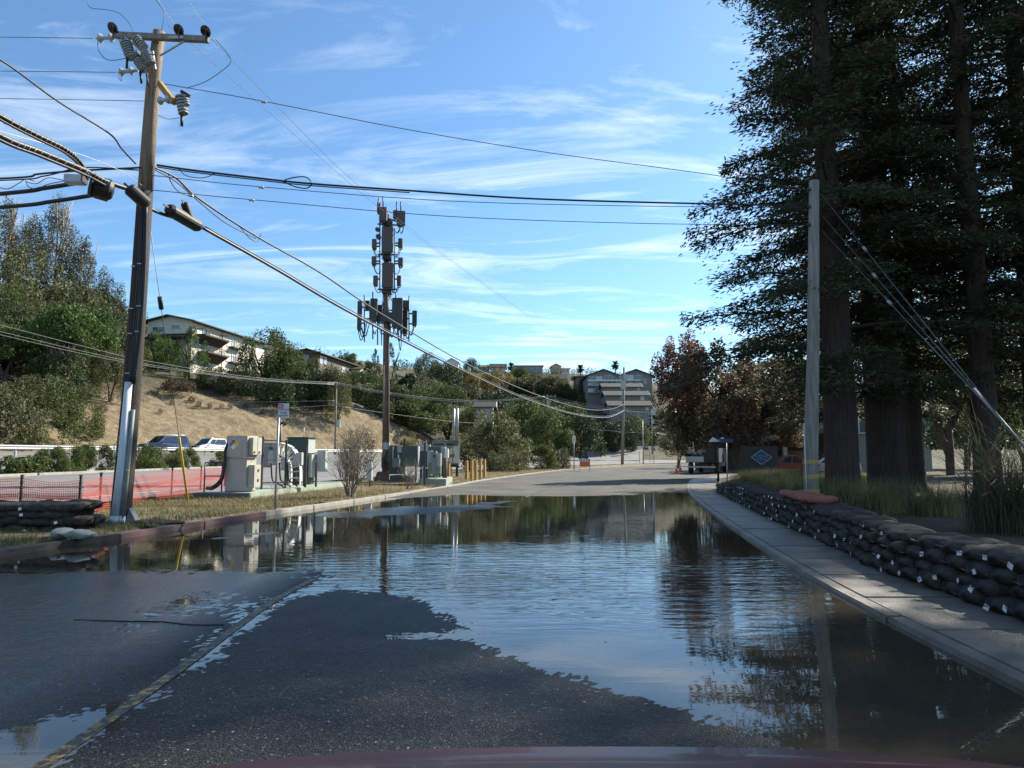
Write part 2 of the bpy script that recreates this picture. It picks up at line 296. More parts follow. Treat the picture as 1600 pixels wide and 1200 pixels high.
def asphalt():
    m = bpy.data.materials.new('asphalt'); m.use_nodes = True; t = m.node_tree; n = t.nodes; l = t.links; b = n['Principled BSDF']; b.inputs['Specular IOR Level'].default_value = .24
    def nd(ty, **k):
        q = n.new(ty)
        for a, c in k.items(): setattr(q, a, c)
        return q
    def ma(op, a, c=None, cl=False):
        q = nd('ShaderNodeMath', operation=op, use_clamp=cl)
        for i, v in enumerate((a, c)):
            if v is None: continue
            if isinstance(v, (int, float)): q.inputs[i].default_value = v
            else: l.new(v, q.inputs[i])
        return q.outputs[0]
    g = nd('ShaderNodeNewGeometry'); sp_ = nd('ShaderNodeSeparateXYZ'); l.new(g.outputs['Position'], sp_.inputs[0])
    def noise(s, det=6, r=.6):
        q = nd('ShaderNodeTexNoise'); q.inputs['Scale'].default_value = s; q.inputs['Detail'].default_value = det; q.inputs['Roughness'].default_value = r; l.new(g.outputs['Position'], q.inputs['Vector']); return q.outputs['Fac']
    vo = nd('ShaderNodeTexVoronoi'); vo.inputs['Scale'].default_value = 95; l.new(g.outputs['Position'], vo.inputs['Vector'])
    st_ = nd('ShaderNodeValToRGB'); e = st_.color_ramp.elements; e[0].color = (.007, .0075, .008, 1); e[0].position = .25; e[1].color = (.42, .42, .39, 1); e[1].position = 1.0; e2_ = st_.color_ramp.elements.new(.78); e2_.color = (.026, .026, .024, 1); e3_ = st_.color_ramp.elements.new(.93); e3_.color = (.085, .084, .078, 1); l.new(vo.outputs['Color'], st_.inputs[0])
    big = noise(.55, 7); wetn = noise(.9, 5)
    wet = ma('MULTIPLY', ma('SUBTRACT', 33.0, ma('ADD', sp_.outputs[1], ma('MULTIPLY', wetn, 12))), .22, True)      # the road dries out beyond the flood
    drycol = nd('ShaderNodeValToRGB'); e = drycol.color_ramp.elements; e[0].position = .35; e[0].color = (.075, .073, .065, 1); e[1].position = .7; e[1].color = (.135, .13, .115, 1); l.new(big, drycol.inputs[0])
    mx = nd('ShaderNodeMixRGB'); l.new(wet, mx.inputs[0]); l.new(drycol.outputs[0], mx.inputs[1]); vv = nd('ShaderNodeVectorMath', operation='SCALE'); l.new(st_.outputs[0], vv.inputs[0]); l.new(ma('ADD', .35, ma('MULTIPLY', noise(1.1, 8, .7), 1.5)), vv.inputs['Scale']); l.new(vv.outputs[0], mx.inputs[2])
    # silt the flood left in the left lane
    silt = nd('ShaderNodeMixRGB'); sf = ma('MULTIPLY', ma('MULTIPLY', ma('SUBTRACT', noise(.35, 5), .47), 5, True), ma('MULTIPLY', ma('SUBTRACT', -2.6, sp_.outputs[0]), 1.2, True))
    l.new(ma('MULTIPLY', sf, .75), silt.inputs[0]); l.new(mx.outputs[0], silt.inputs[1]); silt.inputs[2].default_value = (.10, .078, .046, 1)
    l.new(silt.outputs[0], b.inputs['Base Color'])
    rg = ma('ADD', ma('MULTIPLY', wet, -.42), ma('ADD', .80, ma('MULTIPLY', noise(2.5), .18))); film = ma('MULTIPLY', ma('MULTIPLY', ma('SUBTRACT', -2.5, sp_.outputs[0]), 1.6, True), wet); rg = ma('MULTIPLY', rg, ma('SUBTRACT', 1.0, ma('MULTIPLY', film, ma('ADD', .30, ma('MULTIPLY', noise(.7, 4), .75))))); l.new(rg, b.inputs['Roughness'])
    l.new(ma('ADD', .14, ma('MULTIPLY', film, .28)), b.inputs['Specular IOR Level'])
    bp = nd('ShaderNodeBump'); l.new(ma('SUBTRACT', .9, ma('MULTIPLY', film, .62)), bp.inputs['Strength']); bp.inputs['Distance'].default_value = .005; l.new(vo.outputs['Distance'], bp.inputs['Height'])
    b2 = nd('ShaderNodeBump'); b2.inputs['Strength'].default_value = .4; b2.inputs['Distance'].default_value = .006; l.new(noise(30, 3), b2.inputs['Height']); l.new(bp.outputs[0], b2.inputs['Normal']); l.new(b2.outputs[0], b.inputs['Normal'])
    return m
grid_sheet('road', RX, RY, RZ, asphalt())
# ---- flood water: a flat sheet between the kerbs
def water_mat():
    m = bpy.data.materials.new('flood_water'); m.use_nodes = True; t = m.node_tree; n = t.nodes; l = t.links; n.remove(n['Principled BSDF'])
    g = n.new('ShaderNodeNewGeometry'); mp_ = n.new('ShaderNodeMapping'); mp_.inputs['Scale'].default_value = (.55, 2.1, 1); mp_.inputs['Rotation'].default_value = (0, 0, R_(-7)); l.new(g.outputs['Position'], mp_.inputs[0])
    def nz(s, det, src, dist=0):
        q = n.new('ShaderNodeTexNoise'); q.inputs['Scale'].default_value = s; q.inputs['Detail'].default_value = det; q.inputs['Distortion'].default_value = dist; l.new(src, q.inputs['Vector']); return q.outputs['Fac']
    def ma(op, a, c, cl=False):
        q = n.new('ShaderNodeMath'); q.operation = op; q.use_clamp = cl
        for i, v in enumerate((a, c)):
            if isinstance(v, (int, float)): q.inputs[i].default_value = v
            else: l.new(v, q.inputs[i])
        return q.outputs[0]
    sp_ = n.new('ShaderNodeSeparateXYZ'); l.new(g.outputs['Position'], sp_.inputs[0])
    calm = ma('MULTIPLY', ma('SUBTRACT', nz(.22, 2, g.outputs['Position']), .30), 2.6, True)
    mid = ma('MULTIPLY', ma('MULTIPLY', ma('SUBTRACT', sp_.outputs[1], 5.6), .35, True), ma('MULTIPLY', ma('ADD', sp_.outputs[0], 4.0), .35, True))
    far_ = ma('MULTIPLY', ma('SUBTRACT', 12.6, sp_.outputs[1]), .33, True); amp = ma('ADD', .02, ma('MULTIPLY', ma('MULTIPLY', calm, ma('MULTIPLY', mid, ma('ADD', ma('MULTIPLY', far_, .95), .05))), .95))
    h = ma('ADD', ma('MULTIPLY', nz(3.4, 2, mp_.outputs[0], .6), 1.0), ma('MULTIPLY', nz(9, 2, mp_.outputs[0]), .22)); h = ma('MULTIPLY', h, amp)
    bp = n.new('ShaderNodeBump'); bp.inputs['Strength'].default_value = .8; bp.inputs['Distance'].default_value = .030; l.new(h, bp.inputs['Height'])
    fr = n.new('ShaderNodeFresnel'); fr.inputs[0].default_value = 1.42; l.new(bp.outputs[0], fr.inputs['Normal'])
    gl = n.new('ShaderNodeBsdfGlossy'); gl.inputs['Roughness'].default_value = .015; l.new(bp.outputs[0], gl.inputs['Normal'])
    tr = n.new('ShaderNodeBsdfTransparent'); tr.inputs[0].default_value = (.62, .60, .50, 1)
    df = n.new('ShaderNodeBsdfDiffuse'); df.inputs[0].default_value = (.135, .12, .085, 1); mk = n.new('ShaderNodeMixShader'); mk.inputs[0].default_value = .36; l.new(tr.outputs[0], mk.inputs[1]); l.new(df.outputs[0], mk.inputs[2])
    mx = n.new('ShaderNodeMixShader'); l.new(ma('MINIMUM', ma('MULTIPLY', fr.outputs[0], 1.3), 1.0), mx.inputs[0]); l.new(mk.outputs[0], mx.inputs[1]); l.new(gl.outputs[0], mx.inputs[2]); l.new(mx.outputs[0], n['Material Output'].inputs[0]); return m
wy = np.linspace(-7, 31, 60); WY, WT = np.meshgrid(wy, np.linspace(0, 1, 4), indexing='ij'); WX = Lf(WY)-.004+(Rf(WY)-Lf(WY)+.008)*WT
grid_sheet('flood_water', WX, WY, WX*0, water_mat())
# ---- kerbs, sidewalk
m_conc = mat('concrete', (.36, .34, .30), .85, var=.35, scale=3, bump=.3, bscale=40)
m_slab = mat('sidewalk_concrete', (.215, .20, .17), .42, col2=(.10, .088, .068), scale=1.4, bump=.5, bscale=60)
m_kred = mat('faded_red_kerb_paint', (.20, .085, .08), .8, col2=(.15, .125, .11), scale=5, bump=.3, bscale=40)
m_kdk = mat('shaded_kerb', (.07, .063, .055), .85, col2=(.035, .031, .028), scale=4, bump=.3, bscale=40)  # tree shade on the near kerb put into a darker colour
def strip_piece(mb, f, y0, y1, o0, o1, z0, z1, gap=.012, n=3):
    ys = np.linspace(y0+gap, y1-gap, n)
    vs = []
    for y in ys:
        x = float(f(y)); vs += [(x+o0, y, z0), (x+o1, y, z0), (x+o1, y, z1), (x+o0, y, z1)]
    fs = [(0, 1, 2, 3), tuple(4*(n-1)+i for i in (3, 2, 1, 0))]
    for i in range(n-1):
        for j in range(4): fs.append((4*i+j, 4*i+4+j, 4*i+4+(j+1) % 4, 4*i+(j+1) % 4))
    mb.add(vs, fs)
kerb = bpy.data.objects.new('kerb', None); COL.objects.link(kerb); kerb['kind'] = 'structure'
for k in range(50):
    y0 = -4+k*2.4; red = 12.6 < y0+1.2 < 15.2 or 16.2 < y0+1.2 < 18.2; dk = y0 < 12.5
    b = MB(); strip_piece(b, Lf, y0, y0+2.4, -.17, 0, -.3, .10+random.uniform(-.006, .006)); strip_piece(b, Lf, y0, y0+2.4, -.17, .0, -.35, -.302)
    o = b.build('kerb_stone', m_kred if red else (m_kdk if dk else m_conc), kerb, bevel=.015)
    if red: o['label'] = 'kerb stone with faded red paint'
kerb2 = bpy.data.objects.new('kerb', None); COL.objects.link(kerb2); kerb2['kind'] = 'structure'
for k in range(40):
    y0 = -3+k*2.4; b = MB(); strip_piece(b, Rf, y0, y0+2.4, 0, .15, -.3, .045 if not 44 < y0 < 47 else .02); b.build('kerb_stone', m_slab, kerb2, bevel=.012)
sw = bpy.data.objects.new('sidewalk', None); COL.objects.link(sw); sw['kind'] = 'structure'
for k in range(42):
    y0 = -2+k*1.35; b = MB(); e = random.uniform(-.006, .006); strip_piece(b, Rf, y0, y0+1.35, .158, 1.42, -.25, .048+e, gap=.014); b.build('slab', m_slab, sw, bevel=.006)
# road paint
m_yel = mat('worn_yellow_paint', (.22, .155, .04), .5, col2=(.016, .016, .015), lo=.47, hi=.60, scale=13, bump=.4, bscale=60)
m_wht = mat('worn_white_paint', (.62, .62, .58), .7, col2=(.30, .30, .28), scale=9)
def paint_strip(name, f, y0, y1, w, material, z, n=30, kind='structure'):
    ys = np.linspace(y0, y1, n); b = MB(); vs = []
    for y in ys:
        x = f(float(y)); zz_ = z(x, float(y)) if callable(z) else z; vs += [(x-w/2, y, zz_), (x+w/2, y, zz_)]
    b.add(vs, [(2*i, 2*i+1, 2*i+3, 2*i+2) for i in range(n-1)]); o = b.build(name, material); o['kind'] = kind; return o
Cf = crv([(-8, -2.15), (3.4, -2.27), (8.3, -2.42), (13, -1.7), (20, -.35), (28, 1.0), (41, 4.3), (62, 11.2), (80, 18.8), (110, 41)])
for off in (0,):
    ys = [-2, 8.6, 24, 60] ; 
    paint_strip('road_marking', lambda y, o=off: float(Cf(y))+o, -2, 8.8, .085, m_yel, lambda x, y: float(road_z(np.array([x]), np.array([y]), False)[0])+.005, 160)
    paint_strip('road_marking', lambda y, o=off: float(Cf(y))+o, 24, 70, .10, m_yel, lambda x, y: float(road_z(np.array([x]), np.array([y]), False)[0])+.007, 60)
# long crack sealant in the left lane
b = MB(); cpts = [G(115, 969)+Vector((0, 0, .004)), G(180, 971)+Vector((0, 0, .004)), G(250, 972)+Vector((0, 0, .004)), G(300, 977)+Vector((0, 0, .004)), G(350, 977)+Vector((0, 0, .004))]
b.tube(catmull(cpts, 6), .006, 5); o = b.build('road_crack', mat('tar', (.006, .006, .006), .6)); o['kind'] = 'structure'
# freeway carriageways
m_fw = mat('freeway_asphalt', (.17, .165, .155), .85, var=.28, scale=.4, bump=.3, bscale=30, stretch=(1, .25, 1))
def carriage(name, fa, fb, y0, y1, n=90, m=8, dz=.01):
    yy, t_ = np.meshgrid(np.linspace(y0, y1, n), np.linspace(0, 1, m), indexing='ij'); X = fa(yy)+(fb(yy)-fa(yy))*t_; grid_sheet(name, X, yy, profile_left(X, yy)+dz, m_fw)
carriage('freeway', lambda y: Mf(y), lambda y: Ff(y)-.2, -15, 210)
carriage('freeway', lambda y: Gf(y)-7.5, lambda y: Mf(y)-3.0, -15, 210)
def fz(x, y): return float(profile_left(np.array([x]), np.array([y]))[0])+.016
paint_strip('road_marking', lambda y: float(Mf(y))+.9, 5, 120, .16, m_wht, fz, 60)
for q in (4.6, 8.2):
    for k in range(14):
        y0 = 12+k*9+q; paint_strip('road_marking', lambda y, q=q: float(Mf(y))+q+float(max(0, Ff(y)-Mf(y)-13))*.3, y0, y0+3.8, .15, m_wht, fz, 4)
paint_strip('road_marking', lambda y: float(Ff(y))-1.9, 5, 110, .15, m_wht, fz, 50)
paint_strip('road_marking', lambda y: float(Mf(y))-4.2, 10, 110, .15, m_wht, fz, 50)
# median kerbs
for off in (0, -2.75):
    md = bpy.data.objects.new('median_kerb', None); COL.objects.link(md); md['kind'] = 'structure'
    for k in range(30):
        y0 = 10+k*4; b = MB(); x0 = float(Mf(y0+2)); z0 = float(profile_left(np.array([x0+off]), np.array([y0+2.]))[0])
        strip_piece(b, Mf, y0, y0+4, off-.2, off, z0-.15, z0+.13); b.build('kerb_stone', m_conc, md)
# the lane that climbs the far hillside
b = MB(); pts = [G(992, 716), P(970, 712.5, 135), P(945, 708.5, 150), P(925, 705, 165), P(915, 703, 180)]; pts = catmull(pts, 4)
vs = []
for i, p in enumerate(pts): 
    z = tz(p.x, p.y)+.12; vs += [(p.x-4, p.y, z), (p.x+4, p.y, z)]
b.add(vs, [(2*i, 2*i+1, 2*i+3, 2*i+2) for i in range(len(pts)-1)]); b.build('driveway', m_fw)['kind'] = 'structure'
# ============================================================ VEGETATION
def leafmat(name, c, c2, tr=.34, isl=.5): return mat(name, c, .6, col2=c2, scale=1.3, island=isl, transl=tr, spec=.25)
m_oak = leafmat('oak_leaves', (.105, .135, .038), (.048, .066, .02))
m_olive = leafmat('olive_leaves', (.135, .14, .062), (.07, .076, .034))
m_pine = leafmat('pine_needles', (.10, .165, .04), (.04, .072, .02))
m_euc = leafmat('eucalyptus_leaves', (.15, .145, .085), (.075, .078, .045))
m_dark = leafmat('dark_leaves', (.06, .088, .03), (.03, .046, .017), .15)
m_yelg = leafmat('yellow_green_leaves', (.13, .13, .035), (.06, .07, .022))
m_gold = leafmat('golden_leaves', (.30, .215, .055), (.13, .11, .04))
m_red = leafmat('red_leaves', (.25, .09, .07), (.12, .07, .05))
m_brown = leafmat('brown_leaves', (.13, .09, .05), (.06, .05, .03))
m_tan = leafmat('plume', (.42, .36, .20), (.25, .24, .10))
m_redw = leafmat('redwood_needles', (.070, .082, .038), (.034, .042, .02), .30, .5)
m_grass = leafmat('grass_blades', (.15, .155, .055), (.075, .095, .032))
m_drygrass = leafmat('dry_grass_blades', (.34, .26, .13), (.20, .15, .075))
m_fgrass = leafmat('fountain_grass', (.30, .27, .12), (.10, .11, .045), .4)
m_ivy = leafmat('ivy_leaves', (.10, .13, .035), (.045, .06, .02))
m_bark = mat('bark', (.16, .12, .085), .9, col2=(.07, .052, .038), scale=4, bump=.8, bscale=12, stretch=(3, 3, .5))
m_barkpale = mat('pale_bark', (.42, .37, .30), .8, col2=(.24, .20, .15), scale=2, bump=.3)
m_rbark = mat('redwood_bark', (.07, .048, .036), .95, col2=(.028, .02, .016), scale=3.5, bump=1.0, bscale=9, stretch=(5, 5, .35))
m_twig = mat('twigs', (.30, .26, .21), .9, col2=(.18, .15, .12), scale=8)
def leaf_quads(c, size, aspect=1.6, up=.0, rng=RNG):
    """c: (n,3) centres; size: scalar or (n,) half length. Bent-free leaf quads facing every way."""
    n = len(c); a = rng.normal(size=(n, 3)); a[:, 2] += up; a /= np.linalg.norm(a, axis=1, keepdims=True); b = rng.normal(size=(n, 3)); b -= a*(a*b).sum(1, keepdims=True); b /= np.linalg.norm(b, axis=1, keepdims=True)
    s = np.broadcast_to(np.asarray(size), (n,))[:, None]*rng.uniform(.6, 1.35, (n, 1)); u = a*s; w = b*s/aspect
    v = np.stack([c-u, c+w*.9, c+u, c-w*.9], 1).reshape(-1, 3); return v, np.arange(4*n).reshape(n, 4)
def clump_points(n, centers, radii, rng, flat=1.0):
    k = len(centers); w = radii**2; idx = rng.choice(k, n, p=w/w.sum()); d = rng.normal(size=(n, 3)); d /= np.linalg.norm(d, axis=1, keepdims=True)
    r = radii[idx][:, None]*np.power(rng.uniform(.25, 1, (n, 1)), .45); d[:, 2] *= flat; return centers[idx]+d*r
def crown_dome(seed, asp=1.0, nl=5000, nc=46, rc=(.16, .32), leaf=.035, zlo=.12, shape='dome'):
    rng = np.random.default_rng(seed); C_ = []; Rr = []
    for i in range(nc):
        while True:
            th = rng.uniform(0, 2*pi); z = rng.uniform(zlo, 1)
            if shape == 'dome': rad = math.sqrt(max(0, 1-((z-.42)/.62)**2))
            elif shape == 'cone': rad = 1.0*(1-z)**.8+.05
            elif shape == 'tall': rad = .55+.45*math.sin(pi*min(1, z*1.05))-.35*(z > .75)
            elif shape == 'umbrella': z = .55+.45*rng.random(); rad = math.sqrt(max(0, 1-((z-.55)/.5)**2))
            elif shape == 'vase': rad = .35+.65*z
            break
        q = rng.uniform(.35, 1)**.5*rad*(1-.22*rng.random()); r = rng.uniform(*rc)*(.55+.45*rad); C_.append((q*math.cos(th)*(1-.5*r), q*math.sin(th)*(1-.5*r), z*(1-.5*r))); Rr.append(r)
    C_ = np.array(C_); Rr = np.array(Rr); p = clump_points(nl, C_, Rr, rng, .8); p[:, 2] = np.abs(p[:, 2]); v, f = leaf_quads(p*0, leaf*1.12, 1.5, 0, rng); v[:, 2] *= asp; return v+np.repeat(p, 4, 0), f
CROWN = {}
def crown_mesh(kind, i, asp=1.0):
    asp = min((.2, .33, .5, .75, 1.1, 1.6), key=lambda a: abs(math.log(a/asp))); key = (kind, i, asp)
    if key not in CROWN:
        s = hash_seed((kind, i)); mats = dict(oak=m_oak, olive=m_olive, pine=m_pine, euc=m_euc, dark=m_dark, yelg=m_yelg, gold=m_gold, red=m_red, brown=m_brown, umb=m_pine, conifer=m_dark, shrub=m_oak, shrubo=m_olive, ivy=m_ivy, tallpine=m_pine)
        par = dict(oak=dict(nl=8000, leaf=.026), olive=dict(nl=6500, leaf=.028), pine=dict(nl=9000, nc=80, rc=(.10, .2), leaf=.022), euc=dict(nl=9000, nc=46, rc=(.16, .30), leaf=.026, shape='tall', zlo=.25), dark=dict(nl=6000, leaf=.028), yelg=dict(nl=6000, leaf=.028),
                   gold=dict(nl=6000, leaf=.026, rc=(.14, .26)), red=dict(nl=11000, nc=60, leaf=.020, rc=(.12, .24)), brown=dict(nl=2600, leaf=.03), umb=dict(nl=10000, nc=85, rc=(.10, .19), leaf=.020, shape='umbrella'), conifer=dict(nl=4200, nc=60, rc=(.08, .18), leaf=.03, shape='cone', zlo=.05),
                   shrub=dict(nl=7000, nc=40, leaf=.024, zlo=.02), shrubo=dict(nl=7000, nc=40, leaf=.024, zlo=.02), ivy=dict(nl=2500, leaf=.05, zlo=.0), tallpine=dict(nl=8000, nc=70, rc=(.1, .22), leaf=.024, shape='tall', zlo=.12))[kind]
        par['nl'] = int(par['nl']*1.4); v, f = crown_dome(s, asp, **par); CROWN[key] = array_mesh('crown_'+kind, v, f, mats[kind])
    return CROWN[key]
def hash_seed(k): return sum(ord(c)*(i+3) for i, c in enumerate(str(k))) % 9973
TRUNK = {}
def trunk_mesh(kind, i):
    key = (kind, i)
    if key not in TRUNK:
        rg = random.Random(hash_seed(key)+5); b = MB(); pale = kind == 'euc'
        stems = 4 if pale else (3 if kind in ('umb', 'red') else 2)
        for s in range(stems):
            a = rg.uniform(0, 6.28); pts = [(0.02*math.cos(a), .02*math.sin(a), -.08)]; sp_ = .32 if pale else .5
            for k in range(1, 6): t = k/5; pts.append((math.cos(a)*sp_*t**1.3+rg.uniform(-.03, .03), math.sin(a)*sp_*t**1.3+rg.uniform(-.03, .03), t*(.88 if pale else .68)))
            b.tube(pts, [(.045 if pale else .06)*(1-.8*j/5) for j in range(6)], 5)
            for q in range(5):
                k = rg.randint(2, 4); p = pts[k]; a2 = a+rg.uniform(-1.4, 1.4); b.tube([p, (p[0]+.2*math.cos(a2), p[1]+.2*math.sin(a2), p[2]+.12), (p[0]+.36*math.cos(a2), p[1]+.36*math.sin(a2), p[2]+.26)], [.022, .014, .006], 4)
        me = b.build('trunk', m_barkpale if pale else m_bark); TRUNK[key] = me.data; bpy.data.objects.remove(me)
    return TRUNK[key]
SHRUBS = ('shrub', 'shrubo', 'ivy')
def tree(px, top, base, w, d, kind, label, group=None, name=None, cat=None, sink=.0, dp=None, zbase=None):
    p = P(px, top, d); x, y = p.x, d; g = tz(x, y) if zbase is None else zbase
    h = p.z-g; rad = w/2/F*d*1.08
    if h < 1: h = 1
    i = random.randint(0, 1); t = empty(name or ('shrub' if kind in SHRUBS else 'tree'), (x, y, g-.1), label, cat or ('shrub' if kind in SHRUBS else 'tree'), group)
    zb = P(px, base, d).z; 
    lo = max(0, min(zb-g, h*.6)) if kind not in SHRUBS else 0; c = bpy.data.objects.new('crown', crown_mesh(kind, i, rad/(h+.1-lo))); COL.objects.link(c); c.parent = t; c.rotation_euler[2] = random.uniform(0, 6.28)
    pass
    c.scale = (rad, (dp or rad), (h+.1-lo)/ (1.0)); c.location = (0, 0, lo)
    if kind not in SHRUBS:
        k = bpy.data.objects.new('trunk', trunk_mesh(kind if kind in ('euc', 'umb', 'red') else 'oak', i)); COL.objects.link(k); k.parent = t; k.scale = (min(rad, h*.5)*.9, min(rad, h*.5)*.9, h); k.rotation_euler[2] = random.uniform(0, 6.28)
    return t
TL = [  # px, top, crown bottom, width, distance, kind, label
 (14, 300, 520, 70, 150, 'euc', 'tall eucalyptus at the very left edge of the hill'),
 (52, 330, 520, 62, 148, 'euc', 'tall eucalyptus second from the left on the ridge'),
 (92, 298, 500, 80, 140, 'euc', 'tallest eucalyptus with pale bare trunks on the left hill'),
 (132, 372, 520, 76, 138, 'euc', 'eucalyptus with thin crown leaning right of the tallest one'),
 (176, 426, 560, 56, 142, 'dark', 'dark rounded evergreen just left of the roadside utility pole'),
 (214, 470, 570, 40, 140, 'dark', 'small dark tree showing just right of the utility pole beside the apartments'),
 (56, 388, 570, 120, 128, 'olive', 'grey green bushy tree below the eucalyptus trunks at left'),
 (118, 448, 590, 140, 122, 'olive', 'wide grey green tree in the middle of the left hillside'),
 (172, 500, 600, 80, 116, 'olive', 'grey green tree behind the roadside pole at mid height'),
 (14, 440, 580, 90, 110, 'pine', 'upper pine at the left edge of the hillside'),
 (62, 470, 560, 60, 112, 'pine', 'small pine between the left edge pine and the umbrella pine'),
 (24, 520, 620, 100, 98, 'pine', 'lower dark pine at the left edge above the thicket'),
 (122, 480, 600, 150, 92, 'umb', 'umbrella pine with flat dense crown and dark forked trunk'),
 (176, 540, 640, 60, 96, 'olive', 'thin grey tree beside the umbrella pine trunk'),
 (70, 585, 660, 90, 84, 'olive', 'grey thicket tree under the umbrella pine'),
 (250, 512, 600, 74, 121, 'tallpine', 'bushy pine in front of the gable end of the cream apartments'),
 (300, 510, 612, 60, 119, 'tallpine', 'bushy pine in front of the decks of the cream apartments'),
 (223, 543, 592, 30, 116, 'yelg', 'small yellow green tree next to the utility pole on the hill'),
 (276, 592, 622, 62, 108, 'brown', 'leafless brown scrub tree on the bank below the pines'),
 (338, 574, 612, 62, 116, 'olive', 'low olive coloured tree below the cream apartment balconies'),
 (378, 575, 628, 70, 118, 'dark', 'dark low tree at the right foot of the cream apartments'),
 (418, 514, 630, 92, 126, 'oak', 'large dense oak to the right of the cream apartments'),
 (386, 530, 600, 36, 124, 'pine', 'narrow pine touching the right end of the cream apartments'),
 (462, 548, 640, 88, 128, 'oak', 'broad oak below the long brown building'),
 (505, 568, 650, 78, 126, 'dark', 'dark oak behind the slim pole on the hill'),
 (530, 575, 655, 48, 123, 'yelg', 'olive yellow tree at the right edge of the hill pole'),
 (440, 585, 640, 80, 119, 'dark', 'dark oak low on the hill left of the slim pole'),
 (545, 552, 600, 44, 198, 'oak', 'ridge tree just right of the long brown building'),
 (570, 562, 600, 30, 210, 'dark', 'small ridge tree left of the skyline fir'),
 (587, 545, 610, 30, 205, 'conifer', 'pointed fir left of the antenna pole on the skyline'),
 (611, 536, 615, 40, 200, 'conifer', 'darker taller fir showing right of the antenna pole'),
 (566, 580, 660, 84, 150, 'oak', 'oak left of the antenna pole at mid height'),
 (608, 600, 668, 90, 140, 'oak', 'oak directly behind the antenna pole'),
 (640, 583, 660, 84, 165, 'conifer', 'wide dark cypress right of the antenna pole'),
 (668, 551, 610, 44, 240, 'olive', 'ridge tree with thin top left of the white hilltop house'),
 (690, 568, 640, 70, 220, 'dark', 'dark tree mass below the white hilltop house'),
 (737, 558, 586, 30, 330, 'dark', 'round dark tree on the ridge beside the white hilltop house'),
 (748, 580, 640, 66, 235, 'gold', 'golden plane tree leftmost of the three'),
 (782, 577, 640, 66, 230, 'gold', 'golden plane tree in the middle of the three'),
 (812, 594, 640, 36, 228, 'gold', 'smaller golden plane tree rightmost of the three'),
 (715, 574, 620, 44, 238, 'yelg', 'yellow green tree left of the golden plane trees'),
 (700, 600, 680, 90, 150, 'oak', 'large oak above the tall exhaust pipes'),
 (655, 622, 690, 90, 142, 'oak', 'large oak behind the green cabinets'),
 (735, 632, 690, 60, 138, 'yelg', 'light green oak right behind the exhaust pipes'),
 (765, 640, 742, 118, 63, 'olive', 'big olive coloured shrub tree right behind the yellow bollards'),
 (775, 610, 680, 90, 150, 'dark', 'dark oak below the golden plane trees'),
 (820, 625, 700, 90, 140, 'oak', 'oak in the centre of the wooded valley'),
 (865, 590, 640, 66, 220, 'oak', 'rounded oak below the peach coloured hilltop house'),
 (898, 588, 650, 52, 215, 'olive', 'thin topped tree left of the stepped apartment building'),
 (928, 608, 650, 56, 205, 'yelg', 'light green tree against the stepped apartment building'),
 (862, 640, 712, 90, 125, 'oak', 'oak behind the shrubs at the road bend'),
 (905, 646, 712, 80, 128, 'dark', 'dark oak left of the far wooden utility pole'),
 (945, 660, 712, 60, 150, 'olive', 'grey green tree just left of the far wooden utility pole'),
 (840, 602, 640, 44, 225, 'brown', 'brownish tree right of the golden plane trees'),
 (1000, 662, 704, 70, 165, 'dark', 'dark tree at the foot of the stepped apartments'),
 (965, 652, 704, 60, 150, 'dark', 'dark tree hiding the base of the stepped apartments at left'),
 (992, 648, 704, 52, 158, 'oak', 'oak hiding the base of the stepped apartments at right'),
 (1040, 640, 700, 70, 190, 'oak', 'oak right of the stepped apartments'),
 (1058, 670, 712, 66, 74, 'olive', 'small street tree left of the parked truck'),
 (1195, 650, 690, 60, 60, 'gold', 'golden leaved tree over the low carport roof'),
 (1290, 655, 700, 60, 75, 'yelg', 'light green tree seen between the wooden pole and redwood trunk'),
 (1215, 545, 690, 170, 66, 'dark', 'tall dark tree behind the redwood trunks left of the pole'),
 (1240, 640, 700, 120, 95, 'dark', 'dark tree behind the carport'),
 (1150, 640, 700, 90, 90, 'oak', 'oak behind the lamp with two shades'),
 (1390, 600, 700, 120, 80, 'oak', 'oak beyond the redwood trunks'),
 (1500, 590, 700, 130, 70, 'oak', 'oak beyond the right redwoods'),
 (1470, 470, 700, 190, 50, 'dark', 'large dark tree filling the gap behind the right redwoods'),
 (1600, 430, 700, 200, 46, 'oak', 'big oak at the right edge behind the redwoods'),
 (1590, 560, 700, 120, 60, 'yelg', 'light green tree at the right edge beyond the redwoods'),
]
for a in TL: tree(*a)
tree(20, 595, 700, 130, 66, 'shrubo', 'yellow green bush at the far left edge by the guard rail', dp=4)
tree(80, 588, 700, 90, 72, 'shrub', 'tall dark bush beside the yellow green one at the guard rail', dp=4)
tree(132, 600, 668, 70, 82, 'shrub', 'rounded bush at the left end of the bare hillside', dp=4)
tree(787, 697, 744, 60, 58, 'shrubo', 'speckled shrub next to the last yellow bollard', dp=2.2)
tree(838, 694, 738, 52, 66, 'shrub', 'left shrub of the pair at the road bend', dp=2.2)
tree(868, 691, 736, 48, 70, 'shrubo', 'right shrub of the pair at the road bend', dp=2.2)
tree(560, 668, 735, 60, 33, 'brown', 'thin green sapling behind the leafless bush', zbase=.1)
